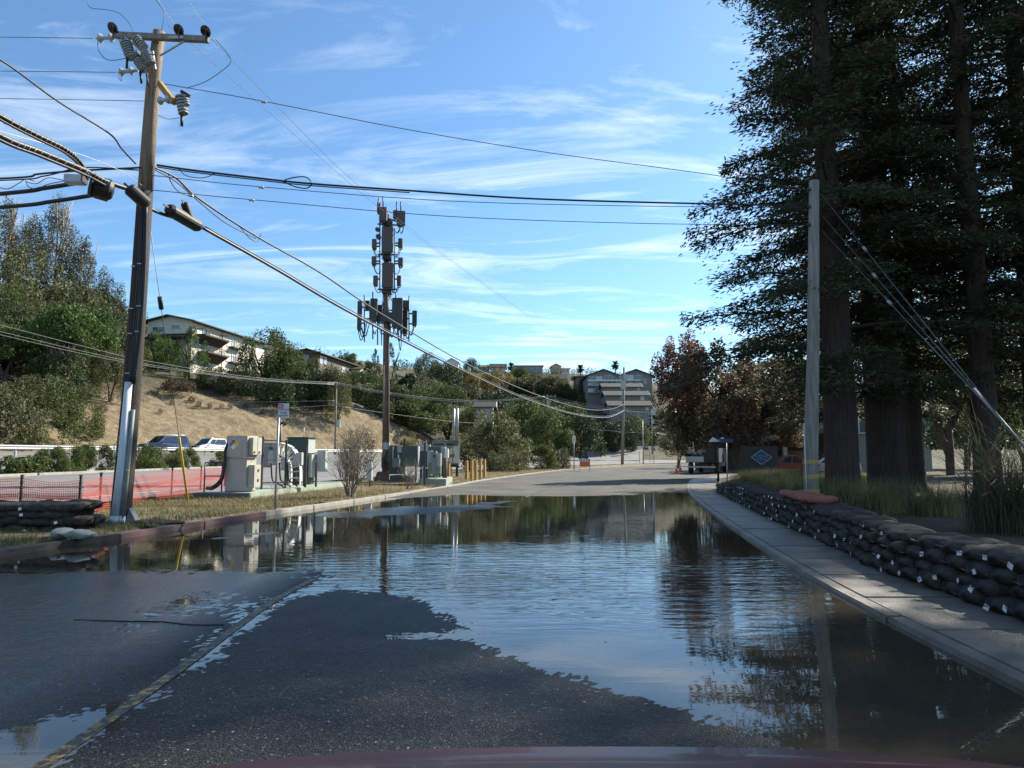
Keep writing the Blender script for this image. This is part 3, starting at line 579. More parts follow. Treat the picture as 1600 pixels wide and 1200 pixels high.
# filler trees that cover the woods: alike, share a label
def where_(px, pt):
    a = ''
    for x, s_ in ((40, 'at the left edge of the picture'), (90, 'left of the umbrella pine'), (165, 'round the umbrella pine'), (225, 'behind the roadside utility pole'), (345, 'below the cream apartments'), (450, 'right of the cream apartments'), (540, 'beside the slim hillside pole'), (610, 'just left of the antenna pole'), (680, 'above the green cabinets'), (740, 'near the exhaust pipes'), (800, 'below the golden trees'), (860, 'right of the golden trees'), (930, 'left of the stepped apartments'), (1030, 'below the stepped apartments'), (1120, 'behind the bronze tree')):
        if px < x: a = s_; break
    else: a = 'behind the redwood trunks'
    return a+(', higher up' if pt < 560 else ', lower down')
def wood(n, x0, x1, y0, y1, dl, dh, w, group, label, kinds, name='tree'):
    for i in range(n):
        px = random.uniform(x0, x1); t = (px-x0)/(x1-x0); d = random.uniform(dl, dh); x = (px-800)/F*d; g = tz(x, d); h = random.uniform(5, 9); k = random.choice(kinds)
        pt = 710-(g+h-1.5)/d*F
        if pt < y0: continue
        tree(px, pt, pt+60, w*random.uniform(.8, 1.25), d, k, label+' '+where_(px, pt), group)
wood(34, 540, 900, 585, 700, 150, 260, 64, 'trees filling the wooded hillside', 'dark evergreen oak', ['oak', 'dark', 'olive'])
wood(46, -60, 195, 440, 700, 88, 150, 96, 'trees filling the left slope', 'grey green tree', ['olive', 'dark', 'oak'])
wood(16, 880, 1250, 640, 700, 175, 260, 60, 'trees beyond the cross street', 'dark tree beyond the cross street', ['oak', 'dark'])
wood(16, 300, 560, 560, 700, 124, 160, 60, 'trees around the hillside apartments', 'dark oak', ['oak', 'dark'])
wood(14, 640, 900, 572, 600, 300, 345, 30, 'ridge trees between the far houses', 'small dark tree on the ridge between far houses', ['dark', 'oak'])
# distant woods behind everything: one mass
c = []
for i in range(260):
    px = random.uniform(-300, 1700); d = random.uniform(260, 420); x = (px-800)/F*d; c.append((x, d, tz(x, d)+1))
C_ = np.array(c); rr_ = RNG.uniform(3, 5, len(c)); p = clump_points(50000, C_, rr_, RNG, .8); v, f = leaf_quads(p, .30)
o = link_mesh('woodland', array_mesh('woodland', v, f, m_dark), m_dark); tag(o, 'dark far-off woodland on the hills', 'woodland', kind='stuff')
# median planting: low bushes between the carriageways
for (px, top, w, lab, kd) in [(78, 703, 34, 'low dark bush at the left end of the freeway median', 'shrub'), (105, 699, 50, 'rounded bush in the freeway median left of the pole', 'shrub'), (148, 697, 60, 'wide bush in the freeway median touching the pole', 'shrub'),
        (228, 699, 50, 'dense bush in the freeway median right of the pole', 'shrub'), (262, 700, 50, 'bush in the freeway median below the blue car', 'shrubo'), (288, 702, 36, 'small bush in the median between the parked cars', 'shrub'), (345, 708, 30, 'bush in the median beside the pale cabinet', 'shrub'),
        (463, 702, 40, 'green bush in the median right of the cable tray', 'shrub'), (478, 704, 26, 'reddish bush in the median right of the green one', 'brown'), (20, 726, 50, 'low yellow flowering plant at the left median edge', 'ivy'), (55, 727, 36, 'yellow flowering ground cover beside the median bushes', 'ivy')]:
    dd = 36.0
    for _ in range(4): a = (px-800)/F; dd = float(np.interp(a, [(float(Mf(y))-1.5)/y for y in np.linspace(20, 120, 60)], np.linspace(20, 120, 60)))
    t = tree(px, top-3, 735, w*1.5, dd, kd, lab, 'bushes planted in the freeway median', dp=1.4, name='shrub', cat='shrub', zbase=float(profile_left(np.array([(px-800)/F*dd]), np.array([dd]))[0]))
# bronze street tree whose crown hangs over the road
m_bronze = leafmat('bronze_leaves', (.16, .105, .07), (.08, .08, .038)); 
def custom_tree(px, d, label, crowns):
    x = (px-800)/F*d; t = empty('tree', (x, d, 0), label, 'tree'); b = MB()
    for k, (cx_, cy_, w, h0, h1, mt, seed) in enumerate(crowns):
        c0 = P(cx_, h0, d+cy_); c1 = P(cx_, h1, d+cy_); rad = w/2/F*d; H = c0.z-c1.z; v, f = crown_dome(seed, rad/H, nl=16000, nc=70, rc=(.12, .24), leaf=.026, zlo=.05); me = array_mesh('crown', v, f, mt); o = link_mesh('crown', me, mt, t); o.scale = (rad, rad, H); o.location = (c0.x-x, cy_, c1.z)
        for q in range(3): tip = Vector((c0.x-x+random.uniform(-.5, .5)*rad, cy_+random.uniform(-.4, .4)*rad, c1.z+H*random.uniform(.4, .7))); b.tube(catmull([(random.uniform(-.12, .12), 0, -.1), (tip.x*.12+random.uniform(-.2, .2), .05, 1.2), (tip.x*.45, tip.y*.4, tip.z*.62), tip], 5), [.17*(1-.045*i) for i in range(16)], 7)
    b.build('trunk', m_bark, t)
custom_tree(1163, 42, 'bronze and red leaved street tree hanging over the parked truck', [(1112, 0, 190, 535, 700, m_bronze, 71), (1062, -1, 100, 517, 640, m_red, 72), (1185, 2, 190, 560, 698, m_bronze, 73)])
for i, (px, top, w) in enumerate([(268, 629, 10), (310, 633, 12), (328, 636, 9), (346, 634, 8), (360, 637, 9), (384, 635, 12), (250, 640, 9), (158, 640, 22), (300, 622, 14), (410, 640, 10)]):
    q_ = [88 + k for k in range(36)]; dd = min(q_, key=lambda d_: abs(P(px, top+5, d_).z-tz((px-800)/F*d_, d_))); tree(px, top, top+8, w, dd, 'brown', 'small dry bush dotted on the bare hillside', 'dry bushes on the bare hillside', name='shrub', cat='shrub')
# near redwoods
def redwood_mesh(seed, H=28, base=7.0, nb=120, L=4.6, per=210):
    rg = np.random.default_rng(seed); br = MB(); P_ = []; D_ = []; S_ = []
    for i in range(nb):
        t = i/nb; z = base+(H-base)*t**1.05; ln = L*(1-.50*t)*rg.uniform(.65, 1.12)*(1 if t > .06 else .7); a = rg.uniform(0, 2*pi); droop = rg.uniform(.12, .38); pts = []
        for k in range(6):
            s = k/5; pts.append((math.cos(a+.15*s)*ln*s, math.sin(a+.15*s)*ln*s, z+.5*s*ln*.25-droop*ln*s*s))
        br.tube(pts, [.05*(1-.8*k/5) for k in range(6)], 4, False); A = np.array(pts); n = int(per*(ln/L)+30); s = rg.uniform(.18, 1, n)**.8; k = np.minimum((s*5).astype(int), 4); fr = (s*5-k)[:, None]
        q = A[k]*(1-fr)+A[k+1]*fr; side = np.array([-math.sin(a), math.cos(a), 0]); sw_ = rg.normal(size=n)*(.15+.30*(1-np.abs(s-.55)))*ln*.33
        q = q+side*sw_[:, None]; q[:, 2] += rg.normal(size=n)*.10-.22*np.abs(sw_)*rg.uniform(.3, 1.2, n); P_.append(q)
        out = np.array([math.cos(a), math.sin(a), -.35]); dd = out*rg.uniform(.2, 1, (n, 1))+side*np.sign(sw_)[:, None]*rg.uniform(.3, 1, (n, 1))+rg.normal(size=(n, 3))*.28; dd /= np.linalg.norm(dd, axis=1, keepdims=True); D_.append(dd)
    p = np.concatenate(P_); d = np.concatenate(D_); n = len(p); b = rg.normal(size=(n, 3)); b[:, 2] += 1.2; b -= d*(b*d).sum(1, keepdims=True); b /= np.linalg.norm(b, axis=1, keepdims=True); w = np.cross(d, b)
    s = rg.uniform(.07, .17, (n, 1)); ww = rg.uniform(.017, .036, (n, 1)); v = np.stack([p-d*s*.6, p+w*ww, p+d*s, p-w*ww], 1).reshape(-1, 3)
    tr = br.build('branches', m_rbark); me = tr.data; bpy.data.objects.remove(tr); return me, array_mesh('foliage', v, np.arange(4*n).reshape(n, 4), m_redw)
RW = [redwood_mesh(1, 27, 3.4, 165, 5.0, 800), redwood_mesh(2, 30, 5.6, 150, 4.6, 640), redwood_mesh(5, 26, 4.6, 140, 4.4, 640)]
def redwood(x, y, r, v, rz, label, sc=1.0, stems=1):
    t = empty('redwood_tree', (x, y, 0), label, 'redwood tree', rz=rz); H = (27, 30, 26)[v]*sc; b = MB()
    prof = [(z, r*(1.25 if z < .4 else 1)*(1-.88*z/H)*(1+.03*math.sin(z*3))) for z in [-.3, .1, .4, 1.2, 3, 5, 7, 9, 12, 15, 18, 22, H]]
    n = 26; vs = []
    for z, rr2 in prof:
        for j in range(n): a = 2*pi*j/n; q = rr2*(1+.07*math.sin(7*a+z*.35)+.04*math.sin(13*a-z*.6)); vs.append((q*math.cos(a)+.05*math.sin(z*.35), q*math.sin(a), z))
    b.add(vs, [(i*n+j, i*n+(j+1) % n, (i+1)*n+(j+1) % n, (i+1)*n+j) for i in range(len(prof)-1) for j in range(n)], True); b.build('trunk', m_rbark, t)
    for nm, me in (('branches', RW[v][0]), ('crown', RW[v][1])):
        o = bpy.data.objects.new(nm, me); COL.objects.link(o); o.parent = t; o.scale = (sc, sc, sc)
redwood(10.3, 22.4, .50, 0, .3, 'redwood with thick trunk nearest behind the wooden guy pole')
redwood(12.7, 24.2, .62, 1, 2.1, 'thickest redwood trunk second to the right of the wooden pole')
redwood(15.6, 27.8, .42, 2, 4.0, 'slimmer redwood third to the right of the wooden pole')
redwood(15.0, 22.6, .38, 1, 5.2, 'redwood near the upper right corner with open upper branches')
redwood(18.6, 25.0, .5, 0, 1.2, 'redwood at the right edge of the grove')
redwood(15.3, 33.0, .4, 0, 3.6, 'rear redwood of the grove behind the thick trunks', .9)
redwood(20.5, 19.0, .5, 1, .9, 'redwood just beyond the right edge of the grove', .95)
redwood(23.5, 29.0, .45, 2, 1.9, 'rear redwood at the right of the grove')
# grasses ------------------------------------------------------
def blades(P0, h, lean, w, material, name, segs=2, rng=RNG):
    n = len(P0); a = rng.uniform(0, 2*pi, n); dx = np.stack([np.cos(a), np.sin(a), np.zeros(n)], 1); sd = np.stack([-np.sin(a), np.cos(a), np.zeros(n)], 1)*np.asarray(w).reshape(-1, 1)
    h = np.asarray(h).reshape(-1, 1); ln = np.asarray(lean).reshape(-1, 1); rows = []
    for k in range(segs+1):
        t = k/segs; c_ = P0+dx*ln*h*t*t; c_[:, 2:3] += h*(t-.35*ln*t*t*t); wd = sd*(1-t*.92); rows += [c_-wd, c_+wd]
    v = np.stack(rows, 1).reshape(-1, 3); m_ = 2*(segs+1); base_ = (np.arange(n)*m_)[:, None]; f = np.concatenate([base_+np.array([2*k, 2*k+1, 2*k+3, 2*k+2]) for k in range(segs)], 0)
    return link_mesh(name, array_mesh(name, v, f, material), material)
def verge_pts(n, y0, y1, fa, fb, rng=RNG):
    y = rng.uniform(0, 1, n)**1.5*(y1-y0)+y0; t = rng.uniform(0, 1, n); x = fa(y)+(fb(y)-fa(y))*t; z = terrain(x, y); return np.stack([x, y, z-.01], 1)
p = verge_pts(44000, 6, 27, lambda y: Ff(y)+.6, lambda y: Lf(y)-.2); keep = vnoise(p[:, 0]*.9, p[:, 1]*.9, 12)+RNG.uniform(-.25, .25, len(p)) > .22; p = p[keep]
o = blades(p, RNG.uniform(.05, .15, len(p)), RNG.uniform(.1, .9, len(p)), .0045, m_grass, 'verge_grass'); tag(o, 'short patchy green grass on the verge behind the kerb', 'grass', kind='stuff')
p = verge_pts(30000, 19, 75, lambda y: Ff(y)+.6, lambda y: Lf(y)-.2)
o = blades(p, RNG.uniform(.05, .16, len(p)), RNG.uniform(.3, 1.4, len(p)), .008, m_drygrass, 'dry_verge_grass'); tag(o, 'dry straw coloured grass around the utility cabinets', 'dry grass', kind='stuff')
qx, qy = RNG.uniform(-95, 5, 60000), RNG.uniform(70, 135, 60000); bt = np.interp(np.degrees(np.arctan2(qx, qy)), [-45, -38, -33, -30, -24, -19, -15, -12, -8, -5, -4], [60, 76, 84, 104, 112, 116, 120, 122, 128, 140, 100])
k_ = (qx < Gf(qy)-8) & (qy < bt+6) & (vnoise(qx*.3, qy*.3, 21)+RNG.uniform(-.2, .2, len(qx)) > .45); qx, qy = qx[k_], qy[k_]
p = np.stack([qx, qy, terrain(qx, qy)-.02], 1); o = blades(p, RNG.uniform(.1, .34, len(p)), RNG.uniform(.3, 1.3, len(p)), .03, m_drygrass, 'hillside_dry_grass', 1); tag(o, 'dry tan grass covering the bare hillside', 'dry grass', kind='stuff')
m_pamp = leafmat('pampas_blades', (.13, .13, .07), (.06, .065, .035))
# fountain grass hedge behind the sandbags
for i, (x, y, hgt) in enumerate([(9.6, 29.5, 1.0), (10.4, 31, 1.05), (9.9, 27.8, .95), (10.9, 29.2, 1.1), (9.2, 25.6, 1.0), (10.3, 25.9, 1.15), (11.6, 31.5, 1.1), (11.9, 29.5, 1.15), (12.9, 31.5, 1.15), (8.9, 23.6, 1.05), (9.4, 22.1, 1.1), (8.5, 21.2, 1.05), (13.6, 30, 1.2), (9.1, 19.6, 1.1), (12.3, 27.4, 1.2), (14.8, 30.5, 1.2), (11.3, 33, 1.0), (12.5, 34, 1.0), (10.6, 20.2, 1.1), (8.7, 17.4, 1.05), (10.0, 17.0, 1.1)]):
    lb_ = 'beside the blue diamond sign' if y > 29 else ('left of the wooden guy pole' if y > 23 else 'around the foot of the wooden guy pole'); n = 650; a = RNG.uniform(0, 2*pi, n); r = RNG.uniform(0, .75, n)**.8*.8; q = np.stack([x+r*np.cos(a), y+r*np.sin(a), np.full(n, .05)], 1)
    o = blades(q-np.array([x, y, 0]), RNG.uniform(.5, 1.0, n)*hgt, RNG.uniform(.15, .85, n), .007, m_fgrass, 'grass_clump', 3); o.location = (x, y, 0)
    tag(o, 'arching ornamental grass clump in the hedge '+lb_, 'grass clump', 'ornamental grass clumps behind the sandbag wall')
n = 600; a = RNG.uniform(0, 2*pi, n); r = RNG.uniform(0, .8, n); q = np.stack([r*np.cos(a), r*np.sin(a), np.zeros(n)], 1)
o = blades(q, RNG.uniform(1.2, 3.5, n), RNG.uniform(.5, 1.5, n), .008, m_pamp, 'pampas_grass', 5); o.location = (9.1, 13.2, .05); tag(o, 'large pampas grass with long arching blades behind the near sandbags', 'pampas grass')
n = 900; a = RNG.uniform(0, 2*pi, n); r = RNG.uniform(0, 1.1, n); q = np.stack([r*np.cos(a), r*np.sin(a), np.zeros(n)], 1); pp = P(637, 662, 131)
o = blades(q, RNG.uniform(1.6, 3.4, n), RNG.uniform(.2, .8, n), .05, m_tan, 'pampas_grass', 3); o.location = (pp.x, 131, tz(pp.x, 131)-.2); tag(o, 'pale pampas grass on the bare hill right of the antenna pole', 'pampas grass')
# leafless bushes
def bare_bush(x, y, h, r, n, label, material, leaves=0, zb=.12):
    t = empty('leafless_bush', (x, y, zb), label, 'bush'); b = MB(); rg = random.Random(int(h*100)+n); tips = []
    def grow(p, d, ln, rad, lev):
        pts = [p]; q = Vector(p); dd = Vector(d)
        for k in range(4): dd = (dd+Vector((rg.uniform(-.28, .28), rg.uniform(-.28, .28), rg.uniform(-.02, .22)))).normalized(); q = q+dd*ln/4; pts.append(q.copy())
        b.tube(pts, [rad*(1-.18*k) for k in range(5)], 3, False)
        if lev < 3:
            for k in range(3): i = rg.randint(1, 4); grow(pts[i], (dd+Vector((rg.uniform(-.9, .9), rg.uniform(-.9, .9), rg.uniform(-.1, .5)))).normalized(), ln*rg.uniform(.5, .75), rad*.55, lev+1)
        tips.extend(pts[2:])
    for k in range(n): a = rg.uniform(0, 6.28); grow(Vector((.08*math.cos(a), .08*math.sin(a), 0)), Vector((r/h*math.cos(a)*rg.uniform(.2, 1), r/h*math.sin(a)*rg.uniform(.2, 1), 1)).normalized(), h*.55, .011*h, 0)
    b.build('branches', material, t)
    if leaves:
        ti = np.array([tuple(q) for q in tips]); ti = ti[RNG.integers(0, len(ti), leaves)]+RNG.normal(size=(leaves, 3))*.05; v, f = leaf_quads(ti, .022, 2.2); l_ = link_mesh('foliage', array_mesh('foliage', v, f, m_olive), m_olive, t)
    return t
g_ = G(546, 778, .1); bare_bush(g_.x, g_.y, 2.25, 1.15, 20, 'large half leafless grey bush in front of the dark green cabinet', m_twig, 2600)
g_ = G(640, 765, .1); bare_bush(g_.x, g_.y, 1.15, .55, 14, 'small leafless grey bush in front of the green boxes', m_twig, 0)
g_ = G(440, 788, .1); bare_bush(g_.x, g_.y, .75, .6, 6, 'sparse twiggy weed at the foot of the parking sign', m_twig, 0)
# palms
def palm(px, top, base, d, label):
    p = P(px, top, d); g = P(px, base, d).z-4; h = p.z-g; t = empty('palm_tree', (p.x, d, g), label, 'palm tree'); b = MB(); b.tube([(0, 0, 0), (.1, 0, h*.5), (0, 0, h-2)], [.35, .28, .25], 7); b.build('trunk', m_bark, t); c_ = MB()
    for k in range(70):
        a = random.uniform(0, 6.28); e = random.uniform(-.9, 1.2); L_ = random.uniform(2, 2.8); pts = [(math.cos(a)*math.cos(e)*L_*s, math.sin(a)*math.cos(e)*L_*s, h-2+math.sin(e)*L_*s-.5*s*s) for s in (0, .4, .7, 1)]
        sd = Vector((-math.sin(a), math.cos(a), 0)); vs = []
        for q, w_ in zip(pts, (.05, .4, .55, .1)): vs += [Vector(q)-sd*w_, Vector(q)+sd*w_]
        c_.add(vs, [(0, 1, 3, 2), (2, 3, 5, 4), (4, 5, 7, 6)])
    c_.build('crown', m_dark, t)
palm(907, 569, 590, 330, 'left palm on the skyline beside the grey building')
palm(961, 563, 586, 330, 'right palm on the skyline between the two gables')
palm(799, 566, 584, 345, 'shaggy palm among the ridge houses')
# ============================================================ BUILDINGS
m_cream = mat('cream_stucco', (.66, .61, .50), .9, var=.12, scale=1.5, bump=.1)
m_taupe = mat('taupe_siding', (.22, .20, .175), .85, var=.2, scale=.8, bump=.3, stretch=(1, 1, 9))
m_brnw = mat('brown_siding', (.13, .10, .08), .85, var=.2, scale=1)
m_white = mat('white_stucco', (.72, .70, .64), .85, var=.1, scale=1)
m_peach = mat('peach_stucco', (.62, .40, .22), .85, var=.1, scale=1)
m_grey = mat('grey_stucco', (.30, .29, .27), .85, var=.15, scale=1)
m_roofg = mat('grey_roof', (.14, .14, .13), 1.0, var=.3, scale=2, spec=.05)
m_roofd = mat('dark_roof', (.08, .075, .07), 1.0, spec=.05, var=.3, scale=2)
m_trim = mat('white_trim', (.72, .70, .66), .6, var=.08)
m_glass = mat('window_glass', (.10, .13, .17), .08, var=.3, scale=.6, spec=.9)
m_blind = mat('window_blind', (.50, .55, .60), .5, var=.2, scale=1)
m_dkwood = mat('dark_brown_wood', (.05, .034, .026), .8, var=.3, scale=3)
def window(t, face, a, z, w, h, W_, blind=False):
    f = MB(); e = .07; y0 = -.06
    def tr(mb_, c, d):
        if face == 'front': mb_.box((c[0], c[1], c[2]), d)
        else: mb_.box((W_-c[1], c[0], c[2]), (d[1], d[0], d[2]))
    for (c, d) in (((a, y0, z+h/2), (w+2*e, .12, e)), ((a, y0, z-h/2), (w+2*e, .12, e)), ((a-w/2, y0-.002, z), (e, .12, h)), ((a+w/2, y0-.002, z), (e, .12, h)), ((a, y0+.004, z), (e*.6, .1, h))): tr(f, c, d)
    fo = f.build('window', m_trim, t); p = MB(); tr(p, (a, -.03, z), (w-.02, .03, h-.02)); p.build('pane', m_blind if blind else m_glass, fo)
def house(label, org, rz, W_, D, z0, z1, rh, axis='y', oh=.6, wall=m_cream, roof=m_roofd, fr=(), rt=(), name='house', cat='house', fascia=None, gables=None):
    t = empty(name, (org[0], org[1], z0), label, cat, rz=rz); H = z1-z0; b = MB()
    if axis == 'flat': b.box((W_/2, D/2, H/2), (W_, D, H))
    elif axis == 'x': b.prism([(0, 0, 0), (0, 0, H), (0, D/2, H+rh), (0, D, H), (0, D, 0)], (0, 0, 0), (W_, 0, 0))
    else:
        n = gables or 1; g = W_/n
        for k in range(n): b.prism([(k*g, 0, 0), (k*g+g-.003*(k < n-1), 0, 0), (k*g+g-.003*(k < n-1), 0, H), (k*g+g/2, 0, H+rh), (k*g, 0, H)], (0, 0, 0), (0, D, 0))
    b.build('wall', wall, t); r = MB(); th = .18
    if axis == 'flat': r.box((W_/2, D/2, H+th/2+.01), (W_+2*oh, D+2*oh, th))
    elif axis == 'x':
        s = rh/(D/2); A = [(0, -oh, H-oh*s+.03), (0, D/2, H+rh+.03), (0, D+oh, H-oh*s+.03), (0, D+oh, H-oh*s+th+.03), (0, D/2, H+rh+th+.03), (0, -oh, H-oh*s+th+.03)]; r.prism(A, (-oh, 0, 0), (W_+oh, 0, 0))
    else:
        n = gables or 1; g = W_/n; s = rh/(g/2)
        for k in range(n):
            l_ = oh if k == 0 else 0; q = oh if k == n-1 else 0; x0 = k*g
            r.prism([(x0-l_, 0, H-l_*s+.03), (x0+g/2, 0, H+rh+.03), (x0+g+q, 0, H-q*s+.03), (x0+g+q, 0, H-q*s+th+.03), (x0+g/2, 0, H+rh+th+.03), (x0-l_, 0, H-l_*s+th+.03)], (0, -oh, 0), (0, D+oh, 0))
    r.build('roof', roof, t)
    if fascia:
        f_ = MB(); 
        if axis == 'x': f_.beam((W_+oh+.04, -oh, H-oh*rh/(D/2)+.1), (W_+oh+.04, D/2, H+rh+.12), .06, .3); f_.beam((W_+oh+.04, D+oh, H-oh*rh/(D/2)+.1), (W_+oh+.04, D/2, H+rh+.12), .06, .3)
        else: f_.box((W_/2, -oh-.04, H+.02), (W_+2*oh, .06, .2))
        f_.build('fascia', fascia, t)
    for (a, z, w, h, *bl) in fr: window(t, 'front', a, z-z0, w, h, W_, bool(bl))
    for (a, z, w, h, *bl) in rt: window(t, 'right', a, z-z0, w, h, W_, bool(bl))
    return t
def pxhouse(label, pl, pr, yr, ye, yb, d, D, axis, wall, roof, wins=(), **k):
    A = P(pl, yb, d); B_ = P(pr, yb, d); z1 = P(pl, ye, d).z; z2 = P(pl, yr, d).z; W_ = B_.x-A.x; fr = []
    if axis == 'x': z2 += D/2*(z1-CH)/d
    for (a, b_, c, e, *bl) in wins: q0 = P(a, c, d); q1 = P(b_, e, d); fr.append(((q0.x+q1.x)/2-A.x, (q0.z+q1.z)/2, abs(q1.x-q0.x), abs(q0.z-q1.z), *bl))
    return house(label, (A.x, d), 0, W_, D, A.z-3, z1, max(.3, z2-z1), axis, wall=wall, roof=roof, fr=fr, **k)
# cream apartments
rz = -R_(7.5); W_ = 8.6; cx, cy = -57-W_*math.cos(rz), 125-W_*math.sin(rz)
ap = house('cream three storey apartment building with brown decks on the left hill', (cx, cy), rz, W_, 27, 15.5, 25.2, .95, 'y', oh=1.0, wall=m_cream, roof=m_roofg, name='apartment_building', cat='building',
    fr=[(2.2, 23.8, 2.4, .9), (5.5, 24.2, 1.6, .7), (3.0, 20.8, 1.8, 1.2)], rt=[(10.6, 23.6, 1.1, 1.5, 1), (14.5, 23.6, 1.6, 2.0, 1), (19.5, 23.4, 1.4, 1.2, 1), (10.6, 20.3, 1.1, 1.5, 1), (14.5, 20.6, 1.6, 2.0, 1), (3.2, 20.7, 2.0, 1.9, 1), (19.5, 20.4, 1.4, 1.2, 1), (4.5, 23.7, 2.4, 1.9)])
def balcony(t, W__, v0, v1, zf, out, zb):
    b = MB(); z = zf-zb; b.box((W__+out/2+.01, (v0+v1)/2, z), (out, v1-v0, .28)); 
    if out > 1.4: b.prism([(W__+.01, v0+.1, z-.14), (W__+out, v0+.1, z-.14), (W__+.01, v0+.1, z-1.5)], (0, 0, 0), (0, v1-v0-.2, 0))
    bo = b.build('balcony', m_dkwood, t); r = MB()
    r.box((W__+out-.05, (v0+v1)/2, z+1.1), (.09, v1-v0, .09)); 
    for v in (v0+.05, v1-.05): r.box((W__+out/2, v, z+1.1), (out-.1, .09, .09))
    k = int((v1-v0)/.45)
    for i in range(k+1): r.box((W__+out-.05, v0+.05+(v1-v0-.1)*i/k, z+.6), (.06, .06, .92))
    r.build('railing', m_dkwood, bo)
balcony(ap, W_, 1.0, 9.2, 22.9, 2.0, 15.5); balcony(ap, W_, 2.0, 9.2, 19.9, 2.0, 15.5); balcony(ap, W_, 12.6, 16.4, 22.4, 1.0, 15.5); balcony(ap, W_, 12.6, 16.4, 19.4, 1.0, 15.5)
b = MB(); b.tube([(W_+.3, 9.6, 0), (W_+.3, 9.6, 9.7)], .09, 6); b.tube([(4, 3, 9.8), (4, 3, 11)], .15, 6); b.build('downpipe', m_dkwood, ap)
b = MB(); b.box((W_/2, -.05, 7.3), (W_-.4, .1, .35)); b.box((W_/2, -1.0, 6.6), (W_+3, 1.8, .25)); b.build('deck', m_dkwood, ap)
# long brown building
rz = -R_(8); W_ = 5.4; house('long brown low roofed building behind the oak, stepping down the ridge', (-46.5-W_, 170), rz, W_, 34, 19, 25.9, .8, 'y', oh=1.0, wall=m_brnw, roof=m_brnw, name='apartment_building', cat='building', fascia=m_brnw,
    fr=[(2.0, 24.6, 1.8, 1.3)], rt=[(1.8, 24.4, 1.6, 1.9, 1), (4.2, 24.4, 1.4, 1.9, 1), (16, 23.6, 2.2, 1.4, 1), (22, 23.2, 2.2, 1.4, 1)])
pxhouse('small cream building glimpsed between oaks below the long brown building', 548, 562, 574, 577, 592, 190, 8, 'x', m_cream, m_roofd, [(551, 556, 580, 584)])
# stepped apartment complex
d = 200
t = pxhouse('big grey apartment building with two gables and white balconies on the hill', 918, 1020, 577.5, 587, 645, d, 14, 'y', m_taupe, m_roofd,
    [(921, 928, 588, 594), (931, 941, 588, 594, 1), (944, 957, 586.5, 594), (968, 976, 586, 593), (980, 990, 586, 593, 1), (993, 1003, 586, 594), (919, 926, 596.5, 602, 1), (927, 935, 596.5, 602), (942, 950, 598, 603), (955, 961, 598, 603), (963, 970, 597, 602, 1), (982, 989, 596, 602, 1), (993, 999, 596, 602),
     (919, 926, 607.5, 613, 1), (927, 935, 607.5, 613), (1006, 1010, 592, 600)], gables=2, name='apartment_building', cat='building')
A = P(918, 645, d); zb = A.z-3
for (a, b_, c, e) in [(918, 975, 593.8, 596.2), (918, 936, 595.2, 596.0), (918, 936, 602.4, 604.2), (918, 936, 613.2, 615), (976, 1000, 593.6, 595.4)]:
    q0 = P(a, c, d); q1 = P(b_, e, d); m = MB(); dd = .9 if c < 595 else .5; m.box(((q0.x+q1.x)/2-A.x, -dd/2-.01, (q0.z+q1.z)/2-zb), (q1.x-q0.x, dd, q0.z-q1.z)); m.build('balcony', m_white if c < 600 else m_taupe, t)
for i, (pl, pr, yr, ye, yb, dd, lab) in enumerate([(943, 1001, 600, 604.5, 613, 192, 'uppermost grey roofed wing below the big grey apartment building'), (947, 1012, 612, 617.5, 627, 185, 'middle grey roofed wing with small white window'), (953, 1015, 627.5, 633.5, 666, 178, 'lowest grey roofed wing behind the far wooden utility pole')]):
    pxhouse(lab, pl, pr, yr, ye, yb, dd, 6.5, 'x', m_taupe, m_roofg, [[(996, 999, 606, 610)], [(970, 974, 619, 624), (1001, 1006, 619, 625, 1)], [(1009, 1013, 637, 641, 1)]][i], name='house', cat='building', fascia=m_trim)
pxhouse('small grey flat roofed building left of the two gabled apartments', 900, 919, 588, 589, 612, 214, 8, 'flat', m_taupe, m_roofd, [(909, 915, 591, 596)], name='house')
pxhouse('white hilltop house with three small dark windows', 695, 716, 560, 566, 585, 335, 10, 'y', m_white, m_white, [(699, 702, 569, 573), (704, 707, 569, 573), (709, 712, 569, 573)])
pxhouse('low pale hilltop house right of the round dark tree', 748, 764, 571, 574, 582, 345, 8, 'x', m_grey, m_roofg, [(752, 755, 575.5, 578.5), (758, 761, 575.5, 578.5)])
pxhouse('hilltop house with a low dark hipped roof', 766, 790, 569, 574, 584, 342, 8, 'x', m_white, m_roofd, [(770, 775, 576, 579), (779, 785, 576, 579)])
pxhouse('long flat grey building on the ridge', 804, 848, 570.5, 571.5, 586, 350, 10, 'flat', m_grey, m_grey, [(808, 812, 574, 577), (818, 822, 574, 577), (828, 832, 574, 577), (838, 842, 574, 577)])
pxhouse('peach coloured hilltop house with stepped flat roofs', 862, 876, 568.5, 572, 586, 345, 10, 'y', m_peach, m_peach, [(864, 867, 574, 578), (870, 873, 574, 578)])
pxhouse('yellow sunlit wing of the peach hilltop house', 877, 890, 575, 576, 586, 346, 10, 'flat', m_cream, m_peach, [(879, 882, 578, 581), (885, 888, 578, 581)])
pxhouse('long dark roofed house with white windows below the ridge', 838, 885, 586, 592, 602, 260, 10, 'x', m_white, m_roofd, [(843, 848, 594, 599), (852, 858, 594, 599), (864, 870, 594, 599), (874, 880, 594, 599)])
pxhouse('pale retaining walled house behind the golden trees', 816, 838, 594, 595, 606, 255, 8, 'flat', m_white, m_roofg, [(820, 824, 597, 601)])
pxhouse('dark grey roofed house among the oaks above the exhaust pipes', 744, 770, 629, 636, 645, 128, 8, 'x', m_grey, m_roofd, [(748, 753, 640, 645), (759, 764, 640, 645)], fascia=m_trim)
